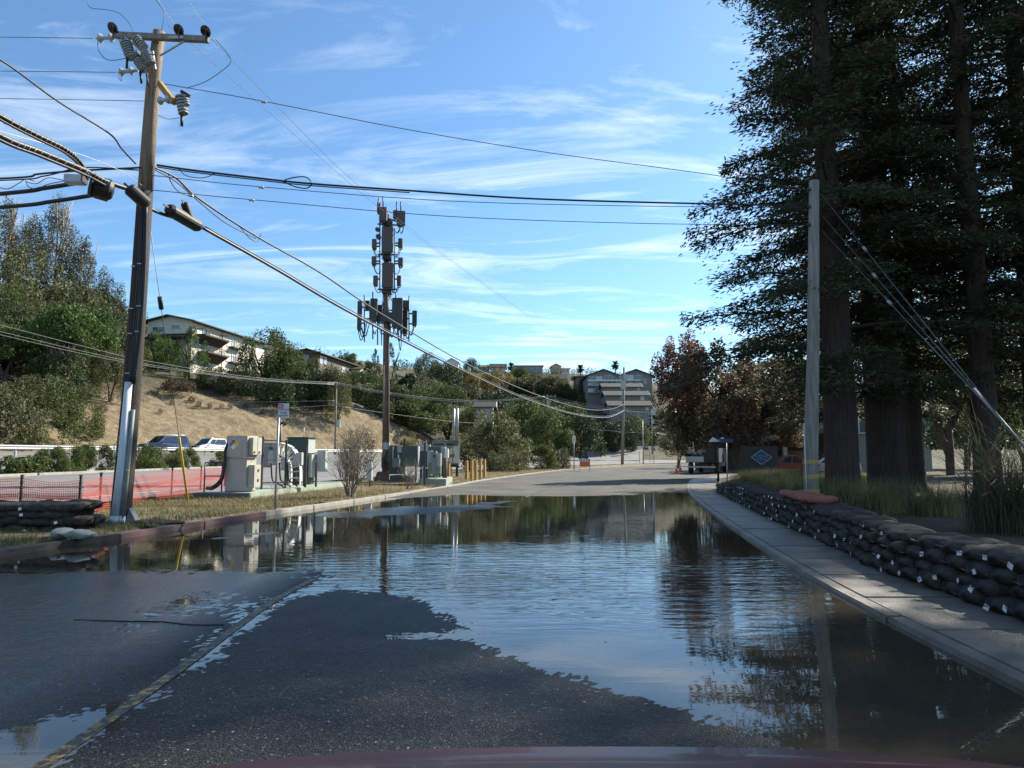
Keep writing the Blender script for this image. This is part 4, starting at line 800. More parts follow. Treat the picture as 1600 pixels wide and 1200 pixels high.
# carport on the right
cp_ = empty('carport', (18.6, 57, 0), 'low carport with long sloping pale fascia behind the blue diamond sign', 'carport'); b = MB()
q = [P(1158, 690, 57), P(1265, 671.5, 57), P(1330, 664, 57), P(1330, 671, 57), P(1265, 679, 57), P(1158, 696, 57)]; b.prism(q, (0, 0, 0), (0, .25, 0)); b.build('fascia', m_roofg, cp_, world=True)
b = MB(); q = [P(1158, 690, 57), P(1330, 664, 57), P(1330, 665, 57), P(1158, 691.5, 57)]; b.prism(q, (0, .26, 0), (0, 9, 0)); b.build('roof', m_roofd, cp_, world=True)
for px in (1186, 1229, 1262, 1300): q = P(px, 700, 57.2); b = MB(); b.box((q.x, 57.6, 1.3), (.3, .3, 2.7 if px < 1200 else 3.2)); b.build('post', m_grey, cp_, world=True)
b = MB(); b.box((24, 66.3, 1.6), (14, .3, 3.1)); b.build('wall', m_brnw, cp_, world=True)
cp2 = empty('carport', (24, 72, 0), 'second carport roof lower and farther behind the first', 'carport'); b = MB(); q0 = P(1210, 704, 62); q1 = P(1330, 699, 62); b.box(((q0.x+q1.x)/2, 62.6, 2.0), (q1.x-q0.x, .3, .35)); b.build('fascia', m_roofg, cp2, world=True)
pg = empty('building', P(1345, 690, 60), 'building corner with white framed window between the redwood trunks', 'building'); pg.location.z = 0; b = MB(); q = P(1342, 665, 60); b.box((q.x+1.5, 62, 2.4), (9, 4, 5.6)); b.build('wall', m_grey, pg, world=True)
f = MB(); q = P(1341, 662, 60)
for dx, dz, w, h in ((0, .8, 1.6, .1), (0, -.8, 1.6, .1), (-.8, 0, .1, 1.7), (.8, 0, .1, 1.7), (0, 0, .08, 1.6)): f.box((q.x+dx, 59.93, q.z+dz), (w, .1, h))
fo = f.build('window', m_trim, pg, world=True); f = MB(); f.box((q.x, 59.97, q.z), (1.5, .03, 1.5)); o = f.build('pane', m_glass, fo, world=True)
# ============================================================ VEHICLES
m_tyre = mat('tyre', (.02, .02, .02), .85, var=.2); m_rim = mat('rim', (.45, .45, .46), .35, metal=.8, var=.1)
m_cglass = mat('car_glass', (.02, .025, .03), .05, var=.1, spec=1.0); m_lamp = mat('headlight_glass', (.7, .72, .75), .1, var=.1); m_tail = mat('tail_light', (.35, .02, .02), .2, var=.1)
def paint(n, c): return mat('paint_'+n, c, .28, var=.04, coat=.8, spec=.6)
def car(label, loc, rz, L_, W_, H, body, kind='suv', extra=None):
    """local +x is the nose; origin on the ground under the centre."""
    t = empty('parked_car', loc, label, 'car', rz=rz); w = W_/2; belt = H*.56; hb = L_/2
    if kind == 'suv': prof = [(-hb+.05, .32), (-hb, .7), (-hb+.06, belt), (-hb+.28, H-.10), (-hb+.75, H-.01), (0, H), (hb*.18, H-.05), (hb*.50, belt+.04), (hb-.25, belt-.10), (hb, belt-.28), (hb-.02, .35), (hb-.15, .25), (-hb+.2, .25)]
    else: prof = [(-hb+.05, .30), (-hb, .65), (-hb+.10, belt+.02), (-hb+.70, belt+.10), (-hb+1.35, H-.05), (-hb+2.0, H), (hb*.05, H-.02), (hb*.42, belt+.05), (hb-.25, belt-.08), (hb, belt-.25), (hb-.02, .35), (hb-.15, .22), (-hb+.2, .22)]
    def wid(x, z):
        q = w-.30*max(0, (z-belt))/(H-belt)*.6; 
        return q-.10*max(0, abs(x)/hb-.8)/.2
    b = MB(); n = len(prof); vs = [(x, -wid(x, z), z) for x, z in prof]+[(x, wid(x, z), z) for x, z in prof]
    b.add(vs, [tuple(range(n)), tuple(reversed(range(n, 2*n)))]+[(i, n+i, n+(i+1) % n, (i+1) % n) for i in range(n)]); b.build('body', body, t, bevel=.05)
    roof_pts = [(x, z) for x, z in prof if z > belt-.001]
    for s in (-1, 1):
        g = MB(); x0 = -hb+(.36 if kind == 'suv' else 1.0); x1 = hb*.40 if kind == 'suv' else hb*.33; xt0 = -hb+(.5 if kind == 'suv' else 1.45); xt1 = hb*.14 if kind == 'suv' else hb*.02
        k = 3 if kind == 'suv' else 2
        for i in range(k):
            a0, a1 = lerp(x0, x1, i/k)+.04, lerp(x0, x1, (i+1)/k)-.04; c0, c1 = lerp(xt0, xt1, i/k)+.04, lerp(xt0, xt1, (i+1)/k)-.04; zt = H-.13; zb_ = belt+.05
            ex = .012; g.prism([(a0, s*(wid(a0, zb_)+ex), zb_), (a1, s*(wid(a1, zb_)+ex), zb_), (c1, s*(wid(c1, zt)+ex), zt), (c0, s*(wid(c0, zt)+ex), zt)], (0, 0, 0), (0, -s*.03, 0))
        g.build('side_window', m_cglass, t)
    fx = [(hb*.50, belt+.04), (hb*.18, H-.05)] if kind == 'suv' else [(hb*.42, belt+.05), (hb*.05, H-.02)]; g = MB(); (xa, za), (xb, zb_) = fx; ww = w-.16
    nx_, nz_ = (za-zb_), -(xa-xb); nl = math.hypot(nx_, nz_); off = Vector((-nx_/nl*.02, 0, -nz_/nl*.02)) ; off = Vector((abs(nx_)/nl*.02, 0, abs(nz_)/nl*.02))
    g.prism([Vector((xa-.06, -ww, za+.04))+off, Vector((xa-.06, ww, za+.04))+off, Vector((xb+.04, ww-.12, zb_-.03))+off, Vector((xb+.04, -ww+.12, zb_-.03))+off], (0, 0, 0), (-off.x, 0, -off.z)); g.build('windshield', m_cglass, t)
    g = MB(); xr = -hb+(.16 if kind == 'suv' else 1.0); g.box((xr-.03, 0, H*.78), (.05, W_*.66, H*.2)); g.build('rear_window', m_cglass, t)
    for sx in (-1, 1):
        for s in (-1, 1):
            wh = bpy.data.objects.new('wheel', None); COL.objects.link(wh); wh.parent = t; wh.location = (sx*hb*.60, s*(w-.10), .34); b = MB(); b.lathe((0, -.12, 0), (0, 1, 0), [(0, .28), (.03, .34), (.21, .34), (.24, .28)], 20); b.build('tyre', m_tyre, wh)
            b = MB(); b.lathe((0, s*.10, 0), (0, s, 0), [(0, .22), (.03, .20), (.04, .06)], 10); b.build('rim', m_rim, wh)
    for s in (-1, 1):
        b = MB(); b.box((hb-.06, s*(w-.3), belt-.28), (.12, .42, .16)); b.build('headlight', m_lamp, t, bevel=.03)
        b = MB(); b.box((-hb+.04, s*(w-.24), belt-.12), (.12, .3, .22)); b.build('tail_light', m_tail, t, bevel=.03)
        b = MB(); b.box((hb*.36, s*(w+.06), belt+.1), (.14, .22, .16)); b.build('mirror', body, t, bevel=.04)
    b = MB(); b.box((hb-.01, 0, belt-.3), (.06, W_*.44, .2)); b.build('grille', m_tyre, t)
    return t
def lowway(x, y): return float(profile_left(np.array([x]), np.array([y]))[0])+.01
q = P(256, 705, 77); sx_, sy_ = q.x, 77.0
suv = car('dark blue SUV stopped on the raised roadway behind the guard rail', (sx_, sy_, lowway(sx_, sy_)+.12), R_(-120), 5.1, 2.0, 1.85, paint('dark_blue', (.03, .05, .13)), 'suv')
for s in (-1, 1): b = MB(); b.tube([(-2.1, s*.62, 1.86), (-1.9, s*.62, 1.91), (.3, s*.62, 1.93), (.6, s*.62, 1.86)], .025, 5); b.build('roof_rail', m_rim, suv)
q = P(326, 705, 92); wc = car('white and black SUV standing behind the guard rail', (q.x, 92, lowway(q.x, 92)), R_(-112), 4.9, 2.0, 1.8, paint('white', (.75, .75, .75)), 'suv')
b = MB(); b.box((1.65, 0, 1.06), (1.3, 1.7, .05)); b.build('dark_hood', paint('black', (.02, .02, .02)), wc, bevel=.02); b = MB(); b.box((0, 0, 1.86), (.35, 1.2, .12)); b.build('light_bar', m_trim, wc, bevel=.02)
q = G(1240, 741, .1); rc = car('red car parked under the carport left of the wooden pole', (q.x+.3, 53, .05), R_(172), 4.4, 1.8, 1.42, paint('red', (.20, .025, .02)), 'sedan')
q = P(1302, 730, 52); car('silver car parked right of the wooden pole', (q.x, 53, .05), R_(170), 4.4, 1.8, 1.42, paint('silver', (.5, .52, .55)), 'sedan')
# truck seen from behind
m_trk = mat('truck_dark', (.035, .035, .035), .7, var=.4, scale=3); m_gal = mat('galvanised', (.42, .43, .43), .5, metal=.5, var=.3, scale=5); m_junk = mat('junk', (.30, .29, .27), .8, var=.5, scale=6)
tk = empty('parked_truck', (14.1, 53.2, .02), 'dark high sided work truck seen from behind, open load of scrap', 'truck', rz=R_(-24))
# local: +y forward, x across
b = MB(); b.box((0, 3.0, .72), (1.0, 5.8, .2)); b.build('chassis', m_trk, tk)
b = MB(); b.box((0, 1.9, .92), (2.3, 3.8, .1)); b.box((-1.11, 1.9, 1.25), (.07, 3.8, .6)); b.box((1.11, 1.9, 1.75), (.07, 3.8, 1.6)); b.box((0, 3.83, 1.75), (2.3, .08, 1.6)); b.box((0, 2.6, 2.55), (1.9, 2.4, .06)); b.box((.55, .1, 1.6), (.9, .1, 1.25)); b.build('box_body', m_trk, tk, bevel=.02)
b = MB(); b.box((-.46, -.05, 1.12), (1.3, .08, .42)); b.build('tailgate', m_gal, tk, bevel=.02); b = MB()
for i in range(22): b.box((random.uniform(-1, .3), random.uniform(.1, 1.2), random.uniform(1.25, 1.75)), (random.uniform(.15, .45), random.uniform(.1, .4), random.uniform(.08, .3)), rz=random.uniform(0, 3))
b.beam((-.1, .3, 1.75), (.95, .9, 2.15), .07, .12); b.build('scrap_load', m_junk, tk)
b = MB(); b.prism([(-1.05, 4.1, .55), (-1.05, 4.1, 2.1), (-1.05, 5.1, 2.1), (-1.05, 5.6, 1.35), (-1.05, 6.5, 1.2), (-1.05, 6.5, .5)], (0, 0, 0), (2.1, 0, 0)); b.build('cab', paint('truckwhite', (.6, .6, .58)), tk, bevel=.05)
for x in (-.95, .95):
    for y in (1.0, 5.6): b = MB(); b.lathe((x-.14, y, .45), (1, 0, 0), [(0, .38), (.03, .45), (.25, .45), (.28, .38)], 18); b.build('wheel', m_tyre, tk)
    b = MB(); b.box((x*.9, -.1, .72), (.22, .06, .1)); b.build('tail_light', m_tail if x > 0 else m_tail, tk)
b = MB(); b.box((0, -.12, .55), (2.0, .1, .12)); b.build('bumper', m_gal, tk)
m_or = mat('traffic_orange', (.75, .16, .03), .5, var=.1); m_refl = mat('reflective_white', (.75, .76, .78), .4, var=.1); m_blk = mat('black_rubber', (.015, .015, .016), .6, var=.3)
def cone(px, py, s, label):
    g = G(px, py); t = empty('traffic_cone', (g.x, g.y, .05), label, 'traffic cone', 'traffic cones beside the truck'); b = MB(); b.lathe((0, 0, .03), (0, 0, 1), [(0, .15*s), (.68*s, .03*s)], 14); b.build('cone', m_or, t); b = MB(); b.box((0, 0, .015), (.36*s, .36*s, .03)); b.build('base', m_or, t, bevel=.006)
    b = MB(); b.lathe((0, 0, .03+.38*s), (0, 0, 1), [(0, .089*s), (.14*s, .064*s)], 14); b.build('band', m_refl, t)
cone(1057, 742, .95, 'orange traffic cone standing in front of the other, left of the truck'); cone(1063, 738.5, .9, 'orange traffic cone touching the left rear corner of the truck')
# barricade
g = G(914, 737.5); bc = empty('barricade', (g.x, g.y, .1), 'orange sandwich barricade with striped top rail at the road bend', 'barricade', rz=R_(-8))
for x in (-.42, .42):
    for y in (-.18, .18): b = MB(); b.beam((x, y, 0), (x, y*.25, 1.0), .05); b.build('leg', m_gal, bc)
b = MB(); b.box((0, -.10, .58), (.86, .03, .46)); b.build('sign_face', m_or, bc); b = MB(); b.box((0, -.07, .92), (.9, .03, .2)); rl = b.build('rail', m_refl, bc); 
for k in range(4): b = MB(); x = -.36+k*.22; b.prism([(x, -.093, .83), (x+.09, -.093, .83), (x+.16, -.093, 1.01), (x+.07, -.093, 1.01)], (0, 0, 0), (0, .006, 0)); b.build('stripe', mat('stripe_blue', (.04, .07, .16), .5), rl)
# hood of the car the picture is taken from
m_hood = mat('paint_dark_red', (.085, .007, .010), .42, var=.15, scale=20, coat=.3); hd = empty('car', (0, .9, 0), 'dark red car whose bonnet edge shows along the bottom of the view', 'car'); b = MB(); n = 17; rows = []
for j, (y, z0, wd) in enumerate([(0.0, 1.00, .86), (.25, .985, .85), (.5, .955, .83), (.72, .90, .79), (.86, .82, .74), (.93, .70, .70)]):
    for i in range(n): u = (i/(n-1)-.5)*2; rows.append((u*wd*1.12+.22, y-.05*u*u*(j/5), z0-.02*u**4-.012*abs(u)**2))
b.add(rows, [(j*n+i, j*n+i+1, (j+1)*n+i+1, (j+1)*n+i) for j in range(5) for i in range(n-1)], True)
b.build('hood', m_hood, hd, loc=(0, 0, -.034))
for s in (-1, 1):
    b = MB(); b.prism([(s*.80+.12, -.2, .35), (s*.80+.12, -.2, .93), (s*.80+.12, .4, .90), (s*.78+.12, .82, .74), (s*.76+.12, .9, .45), (s*.78+.12, .75, .32)], (0, 0, 0), (s*.10, -.03, -.03)); b.build('fender', m_hood, hd, bevel=.02)
    b = MB(); b.lathe((s*.72+.02, .25, .33), (1, 0, 0), [(0, .27), (.03, .33), (.17, .33), (.2, .27)], 20); b.build('wheel', m_tyre, hd)
b = MB(); b.box((.12, .9, .48), (1.35, .1, .38)); b.build('bumper', m_hood, hd, bevel=.04)
# ============================================================ UTILITY CABINETS
m_cab = mat('beige_cabinet_paint', (.41, .39, .34), .55, var=.14, scale=2.5, bump=.03)
m_cabg = mat('light_grey_cabinet', (.42, .44, .43), .5, var=.1, scale=3)
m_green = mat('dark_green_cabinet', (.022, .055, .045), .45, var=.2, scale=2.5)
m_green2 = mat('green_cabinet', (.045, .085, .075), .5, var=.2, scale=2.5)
m_gen = mat('generator_grey', (.20, .235, .225), .5, var=.1, scale=2)
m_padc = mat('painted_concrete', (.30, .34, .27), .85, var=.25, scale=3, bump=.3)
m_padd = mat('dark_concrete', (.12, .13, .13), .85, var=.3, scale=3, bump=.3)
m_steel = mat('dark_steel', (.07, .07, .072), .5, metal=.6, var=.3, scale=8)
m_blkc = mat('black_cable', (.012, .012, .013), .5, var=.3, scale=8)
m_wire = mat('bare_wire', (.09, .09, .10), .45, metal=.5, var=.2)
m_pvc = mat('pale_conduit', (.55, .60, .64), .5, var=.12, scale=4)
m_pvcd = mat('grey_conduit', (.20, .22, .22), .55, var=.3, scale=4)
m_porc = mat('insulator_porcelain', (.45, .47, .49), .3, var=.08)
m_arr = mat('arrester_grey', (.33, .34, .34), .55, var=.35, scale=12)
def lframe(px, py, rz, z=0.0): g = G(px, py, z); return g, rz
def box_part(t, name, material, x0, x1, y0, y1, z0, z1, bevel=.012, parent=None):
    b = MB(); b.box(((x0+x1)/2, (y0+y1)/2, (z0+z1)/2), (abs(x1-x0), abs(y1-y0), abs(z1-z0))); return b.build(name, material, parent or t, bevel=bevel)
PZ = -R_(7)
pad = empty('concrete_pad', (-8.2, 22.5, .02), 'long low concrete pad carrying the pale cabinet and cable tray', 'concrete pad', rz=PZ)
box_part(pad, 'slab', m_padc, -1.9, 0, 0, 9.6, -.1, .28, .02)
box_part(pad, 'shaded_end', m_padd, -1.88, -.02, -.03, -.004, -.08, .262, 0)  # dark sheet paints the shade on the end of the pad
# local frame of the pad: x to the right (0 = road side edge), y along the road
cz = math.cos(PZ); sz = math.sin(PZ)
def padp(x, y, z=.30): return (-8.2+x*cz-y*sz, 22.5+x*sz+y*cz, z)
c1 = empty('utility_cabinet', padp(-.02, .42), 'tall beige two tier cabinet with coloured hazard diamond', 'cabinet', rz=PZ)
box_part(c1, 'lower_body', m_cab, -1.08, -.36, 0, .66, .02, 1.09); box_part(c1, 'upper_body', m_cab, -1.05, -.34, -.05, .70, 1.10, 1.80)
box_part(c1, 'plinth', m_padd, -1.05, -.38, .02, .64, 0, .03, 0)
dr = box_part(c1, 'door', m_cab, -.335, -.20, .06, .38, 1.18, 1.74); dr2 = box_part(c1, 'door', m_cab, -.335, -.20, .39, .69, 1.18, 1.74)
for d_, y in ((dr, .16), (dr2, .50)): b = MB(); b.lathe((-.20, y, 1.27), (1, 0, 0), [(0, .035), (.03, .03)], 10); b.build('handle', m_steel, d_)
lb = box_part(c1, 'side_box', m_cab, -.357, -.14, .10, .56, .14, .86)
for z in (.36, .68): b = MB(); b.lathe((-.139, .36, z), (1, 0, 0), [(0, .055), (.012, .05)], 12); b.build('knockout', m_steel, lb)
box_part(c1, 'door_panel', m_cab, -1.03, -.52, -.062, -.052, 1.13, 1.77, .004); box_part(c1, 'seam', m_steel, -1.06, -.50, -.008, .0, 1.075, 1.095, 0)
b = MB(); 
dm = MB(); cx0, czz, s = -.80, 1.53, .085
dsg = MB(); dsg.prism([(cx0, -.066, czz-2.15*s), (cx0+2.15*s, -.066, czz), (cx0, -.066, czz+2.15*s), (cx0-2.15*s, -.066, czz)], (0, 0, 0), (0, .003, 0)); dsg = dsg.build('hazard_sign', m_trim, c1)
for nm, dx, dz, cl_ in (('red_diamond', 0, 1, (.5, .02, .03)), ('blue_diamond', -1, 0, (.03, .16, .38)), ('yellow_diamond', 1, 0, (.75, .52, .03)), ('white_diamond', 0, -1, (.75, .75, .75))):
    b = MB(); x = cx0+dx*s; z = czz+dz*s; q = s*.93; b.prism([(x, -.070, z-q), (x+q, -.070, z), (x, -.070, z+q), (x-q, -.070, z)], (0, 0, 0), (0, .003, 0)); b.build(nm, mat('flat_'+nm, cl_, .4, var=.03), dsg)
def text(s, size, loc, rot, material, parent, name='lettering', sx=1, align='CENTER'):
    cu = bpy.data.curves.new(name, 'FONT'); cu.body = s; cu.size = size; cu.extrude = .0012; cu.align_x = align; cu.align_y = 'CENTER'; cu.materials.append(material)
    o0 = bpy.data.objects.new(name, cu); COL.objects.link(o0); bpy.context.view_layer.update(); me = bpy.data.meshes.new_from_object(o0.evaluated_get(bpy.context.evaluated_depsgraph_get())); bpy.data.objects.remove(o0)
    if not me.materials: me.materials.append(material)
    o = bpy.data.objects.new(name, me); COL.objects.link(o); o.location = loc; o.rotation_euler = rot; o.scale[0] = sx; o.parent = parent; return o
text('107', .14, (-.358, .30, .98), (pi/2, 0, pi/2), mat('pale_print', (.36, .35, .32), .6), c1)
b = MB(); b.tube(catmull([(-1.0, -.03, 1.55), (-1.06, -.08, 1.3), (-1.05, -.12, .8), (-1.12, -.14, .35), (-1.4, -.1, .12), (-1.75, .1, .1)], 6), .045, 8); b.tube(catmull([(-1.07, -.02, 1.3), (-1.12, -.05, .8), (-1.2, -.06, .4), (-1.5, 0, .16), (-1.8, .2, .13)], 6), .035, 8); b.build('hose', m_blkc, c1)
# railing left of the cabinet
rl = empty('pipe_railing', padp(-1.55, .55), 'short black pipe railing left of the beige cabinet', 'railing', rz=PZ); b = MB()
for x in (-.32, .28): b.tube([(x, 0, 0), (x, 0, .92)], .022, 6)
b.build('post', m_steel, rl); b = MB(); b.tube([(-.32, 0, .93), (.28, 0, .93)], .022, 6); b.tube([(-.32, 0, .5), (.28, 0, .5)], .02, 6); b.build('rail', m_steel, rl)
# struts + cable tray + meter boxes
ct_ = empty('cable_tray', padp(-.9, 3.6), 'white ladder cable tray arching down beside the beige cabinet', 'cable tray', rz=PZ)
path = [(-.75, 0, 1.62), (-.2, 0, 1.62), (.25, 0, 1.60), (.62, 0, 1.45), (.88, 0, 1.1), (.98, 0, .7), (1.0, 0, .1)]; path = catmull(path, 5)
for side, nm in ((.0, 'outer'), (1, 'inner')):
    b = MB()
    for i in range(len(path)-1):
        t0 = (path[min(i+1, len(path)-1)]-path[max(i-1, 0)]).normalized(); nrm = Vector((t0.z, 0, -t0.x))
        a_ = path[i]+(-nrm*.0 if side == 0 else nrm*.42)*(-1 if True else 1)*-1; t1 = (path[min(i+2, len(path)-1)]-path[i]).normalized(); nrm1 = Vector((t1.z, 0, -t1.x)); b_ = path[i+1]+(nrm1*.42 if side else nrm1*0)
        b.beam(a_, b_, .30, .02)
    b.build('side_rail', m_trim, ct_)
b = MB()
for i in range(0, len(path)-1, 2):
    t0 = (path[min(i+1, len(path)-1)]-path[max(i-1, 0)]).normalized(); nrm = Vector((t0.z, 0, -t0.x)); b.beam(path[i], path[i]+nrm*.42, .04, .04)
    b.beam(path[i]+Vector((0, .1, 0)), path[i]+nrm*.42+Vector((0, .1, 0)), .04, .04)
b.build('rung', m_trim, ct_)
b = MB(); b.box((-.45, .02, 1.42), (1.0, .05, .40)); b.build('cover_plate', m_cabg, ct_)
fr_ = empty('strut_frame', padp(-.45, 2.2), 'upright black steel struts holding the meter boxes', 'steel frame', rz=PZ)
for x, y, h in ((-.28, 0, 1.82), (.12, 1.0, 1.72), (.62, 1.6, 1.5), (.86, 2.0, .9)): b = MB(); b.box((x, y, h/2), (.06, .06, h)); b.build('strut', m_steel, fr_)
b = MB(); b.beam((-.28, 0, 1.7), (.12, 1.0, 1.66), .04); b.beam((-.28, 0, .22), (.9, 1.9, .2), .04); b.beam((-.28, 0, 1.0), (.12, 1.0, 1.0), .03); b.build('crossbar', m_steel, fr_)
for k in range(4): b = MB(); y = .5+k*.35; b.tube(catmull([(-.2+k*.14, y, .9), (-.12+k*.14, y, .3), (.12+k*.12, y, .16), (.3+k*.1, y, .05)], 5), .028, 6); b.build('conduit', m_blkc, fr_)
bx = empty('meter_box', padp(-.22, 3.5, 1.05), 'small pale grey meter box on the strut frame', 'meter box', rz=PZ); box_part(bx, 'body', m_cabg, 0, .34, 0, .25, .05, .52); box_part(bx, 'door', m_cabg, .03, .31, -.012, -.002, .08, .49, .003)
bx = empty('meter', padp(-.95, 3.4, 1.1), 'grey round meter can behind the parking sign pole', 'meter', rz=PZ); b = MB(); b.lathe((0, 0, 0), (0, 0, 1), [(0, .13), (.1, .15), (.45, .15), (.55, .12)], 14); b.build('can', m_cabg, bx); b = MB(); b.box((-.2, .05, .3), (.22, .3, .75)); b.build('back_box', m_gen, bx)
# dark green cabinet
gc = empty('utility_cabinet', padp(-1.2, 6.1), 'dark green cabinet with pale sunlit side and small antenna, behind the leafless bush', 'cabinet', rz=PZ)
box_part(gc, 'body', m_green, -.42, .42, 0, .80, .0, 1.83); box_part(gc, 'lid', m_green, -.45, .45, -.03, .83, 1.835, 1.9); box_part(gc, 'sunlit_side', m_cabg, .425, .45, .05, .75, 1.25, 1.8, .004); box_part(gc, 'side_door', m_cabg, .425, .56, .15, .7, .28, 1.2)  # sunlight on the right face painted as a pale grey panel
box_part(gc, 'disconnect_box', m_cabg, -.72, -.43, .1, .45, .55, 1.2); box_part(gc, 'vent_box', m_cabg, .6, .95, .6, .9, .5, 1.35)
b = MB(); b.tube([(.18, .2, 1.9), (.18, .2, 2.15)], .012, 6); b.lathe((.18, .2, 2.1), (0, 0, 1), [(0, .03), (.1, .04), (.16, .02)], 8); b.build('antenna', m_trim, gc)
tb = empty('pedestal_box', padp(1.0, 8.2, .1), 'narrow pale pedestal box right of the leafless bush', 'pedestal box', rz=PZ); box_part(tb, 'body', m_cabg, 0, .22, 0, .2, .3, 1.05); b = MB(); b.tube([(.11, .1, 0), (.11, .1, .32)], .03, 6); b.build('post', m_steel, tb)
# second group, behind the antenna pole base
def wbox(t, name, material, a, b_, c, e, Y, dep, bevel=.012, front=True):
    q0 = P(a, c, Y); q1 = P(b_, e, Y); m = MB(); m.box(((q0.x+q1.x)/2, Y+dep/2, (q0.z+q1.z)/2), (abs(q1.x-q0.x), dep, abs(q0.z-q1.z))); return m.build(name, material, t, world=True, bevel=bevel)
def wthing(name, label, cat, px, py, Y): q = P(px, py, Y); return empty(name, (q.x, Y, q.z), label, cat)
p2 = wthing('concrete_pad', 'short pale concrete pad under the grey and green boxes', 'concrete pad', 676, 762, 32.2); wbox(p2, 'slab', m_padc, 654, 697, 748.5, 764, 32.2, 3.4)
p3 = wthing('concrete_pad', 'low grey pad at the foot of the antenna pole', 'concrete pad', 630, 753, 35.4); wbox(p3, 'slab', m_padd, 609, 650, 743, 756, 35.4, 2.0)
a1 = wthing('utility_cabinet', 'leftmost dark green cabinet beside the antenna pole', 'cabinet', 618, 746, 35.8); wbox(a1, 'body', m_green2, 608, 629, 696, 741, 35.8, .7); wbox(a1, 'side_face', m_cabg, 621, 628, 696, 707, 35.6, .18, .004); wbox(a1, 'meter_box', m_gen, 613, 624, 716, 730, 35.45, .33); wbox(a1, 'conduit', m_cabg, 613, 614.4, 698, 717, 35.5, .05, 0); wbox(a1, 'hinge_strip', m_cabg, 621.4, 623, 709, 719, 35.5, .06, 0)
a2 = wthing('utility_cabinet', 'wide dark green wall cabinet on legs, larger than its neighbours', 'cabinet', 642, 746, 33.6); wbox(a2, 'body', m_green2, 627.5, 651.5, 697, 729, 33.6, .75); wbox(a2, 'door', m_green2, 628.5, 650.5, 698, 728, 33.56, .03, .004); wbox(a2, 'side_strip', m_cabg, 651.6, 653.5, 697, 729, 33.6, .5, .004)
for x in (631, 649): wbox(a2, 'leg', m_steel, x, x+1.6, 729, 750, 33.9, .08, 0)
a3 = wthing('utility_cabinet', 'nearly black cabinet with a pale sunlit right side', 'cabinet', 660, 744, 33.0); wbox(a3, 'body', m_green, 655.5, 665.5, 705, 731, 33.0, .6); wbox(a3, 'sunlit_side', m_cabg, 667, 674, 704, 724, 33.05, .5, .006); wbox(a3, 'lower_box', m_padc, 668, 674, 725, 744, 33.05, .5); wbox(a3, 'plinth', m_green, 656, 667, 732, 748, 33.1, .5)  # pale panel on the right puts the sunlit side into colour
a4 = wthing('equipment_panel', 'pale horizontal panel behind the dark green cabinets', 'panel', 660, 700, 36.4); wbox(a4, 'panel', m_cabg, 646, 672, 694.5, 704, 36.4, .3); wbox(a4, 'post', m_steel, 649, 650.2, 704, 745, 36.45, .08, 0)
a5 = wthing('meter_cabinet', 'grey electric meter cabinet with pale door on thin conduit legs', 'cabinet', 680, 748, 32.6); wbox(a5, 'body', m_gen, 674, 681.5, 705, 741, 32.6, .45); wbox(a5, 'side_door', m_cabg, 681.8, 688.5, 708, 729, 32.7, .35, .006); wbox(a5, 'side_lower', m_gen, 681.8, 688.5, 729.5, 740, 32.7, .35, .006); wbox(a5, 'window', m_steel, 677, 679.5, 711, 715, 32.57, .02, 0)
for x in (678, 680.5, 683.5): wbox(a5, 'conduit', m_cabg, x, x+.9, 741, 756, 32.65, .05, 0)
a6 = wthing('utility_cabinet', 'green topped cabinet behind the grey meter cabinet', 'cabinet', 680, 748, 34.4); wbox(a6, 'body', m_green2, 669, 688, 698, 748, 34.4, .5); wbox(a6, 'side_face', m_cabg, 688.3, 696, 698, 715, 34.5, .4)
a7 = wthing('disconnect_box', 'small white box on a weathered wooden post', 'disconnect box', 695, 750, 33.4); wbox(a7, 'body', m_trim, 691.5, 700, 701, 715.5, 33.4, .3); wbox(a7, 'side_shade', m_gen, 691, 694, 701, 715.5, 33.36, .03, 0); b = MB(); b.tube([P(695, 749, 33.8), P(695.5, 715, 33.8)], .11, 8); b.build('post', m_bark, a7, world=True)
a8 = wthing('conduit_mast', 'thin dark mast in front of the nearly black cabinet', 'mast', 663.5, 765, 31.6); wbox(a8, 'mast', m_steel, 662.3, 664.4, 685, 765, 31.6, .06, 0); wbox(a8, 'bracket', m_cabg, 661, 666, 690, 691.5, 31.55, .05, 0); wbox(a8, 'second_mast', m_cabg, 659.6, 660.8, 728, 765, 31.6, .04, 0)
a9 = wthing('conduit_mast', 'short stub mast above the wide green cabinet', 'mast', 631.5, 720, 34.6); wbox(a9, 'mast', m_steel, 630, 633, 685, 740, 34.6, .1, .01)
# generator
ge = empty('generator', (G(712, 745).x-.3, 43.6, .1), 'grey standby generator enclosure on a dark frame with two tall exhaust pipes', 'generator', rz=-R_(40))
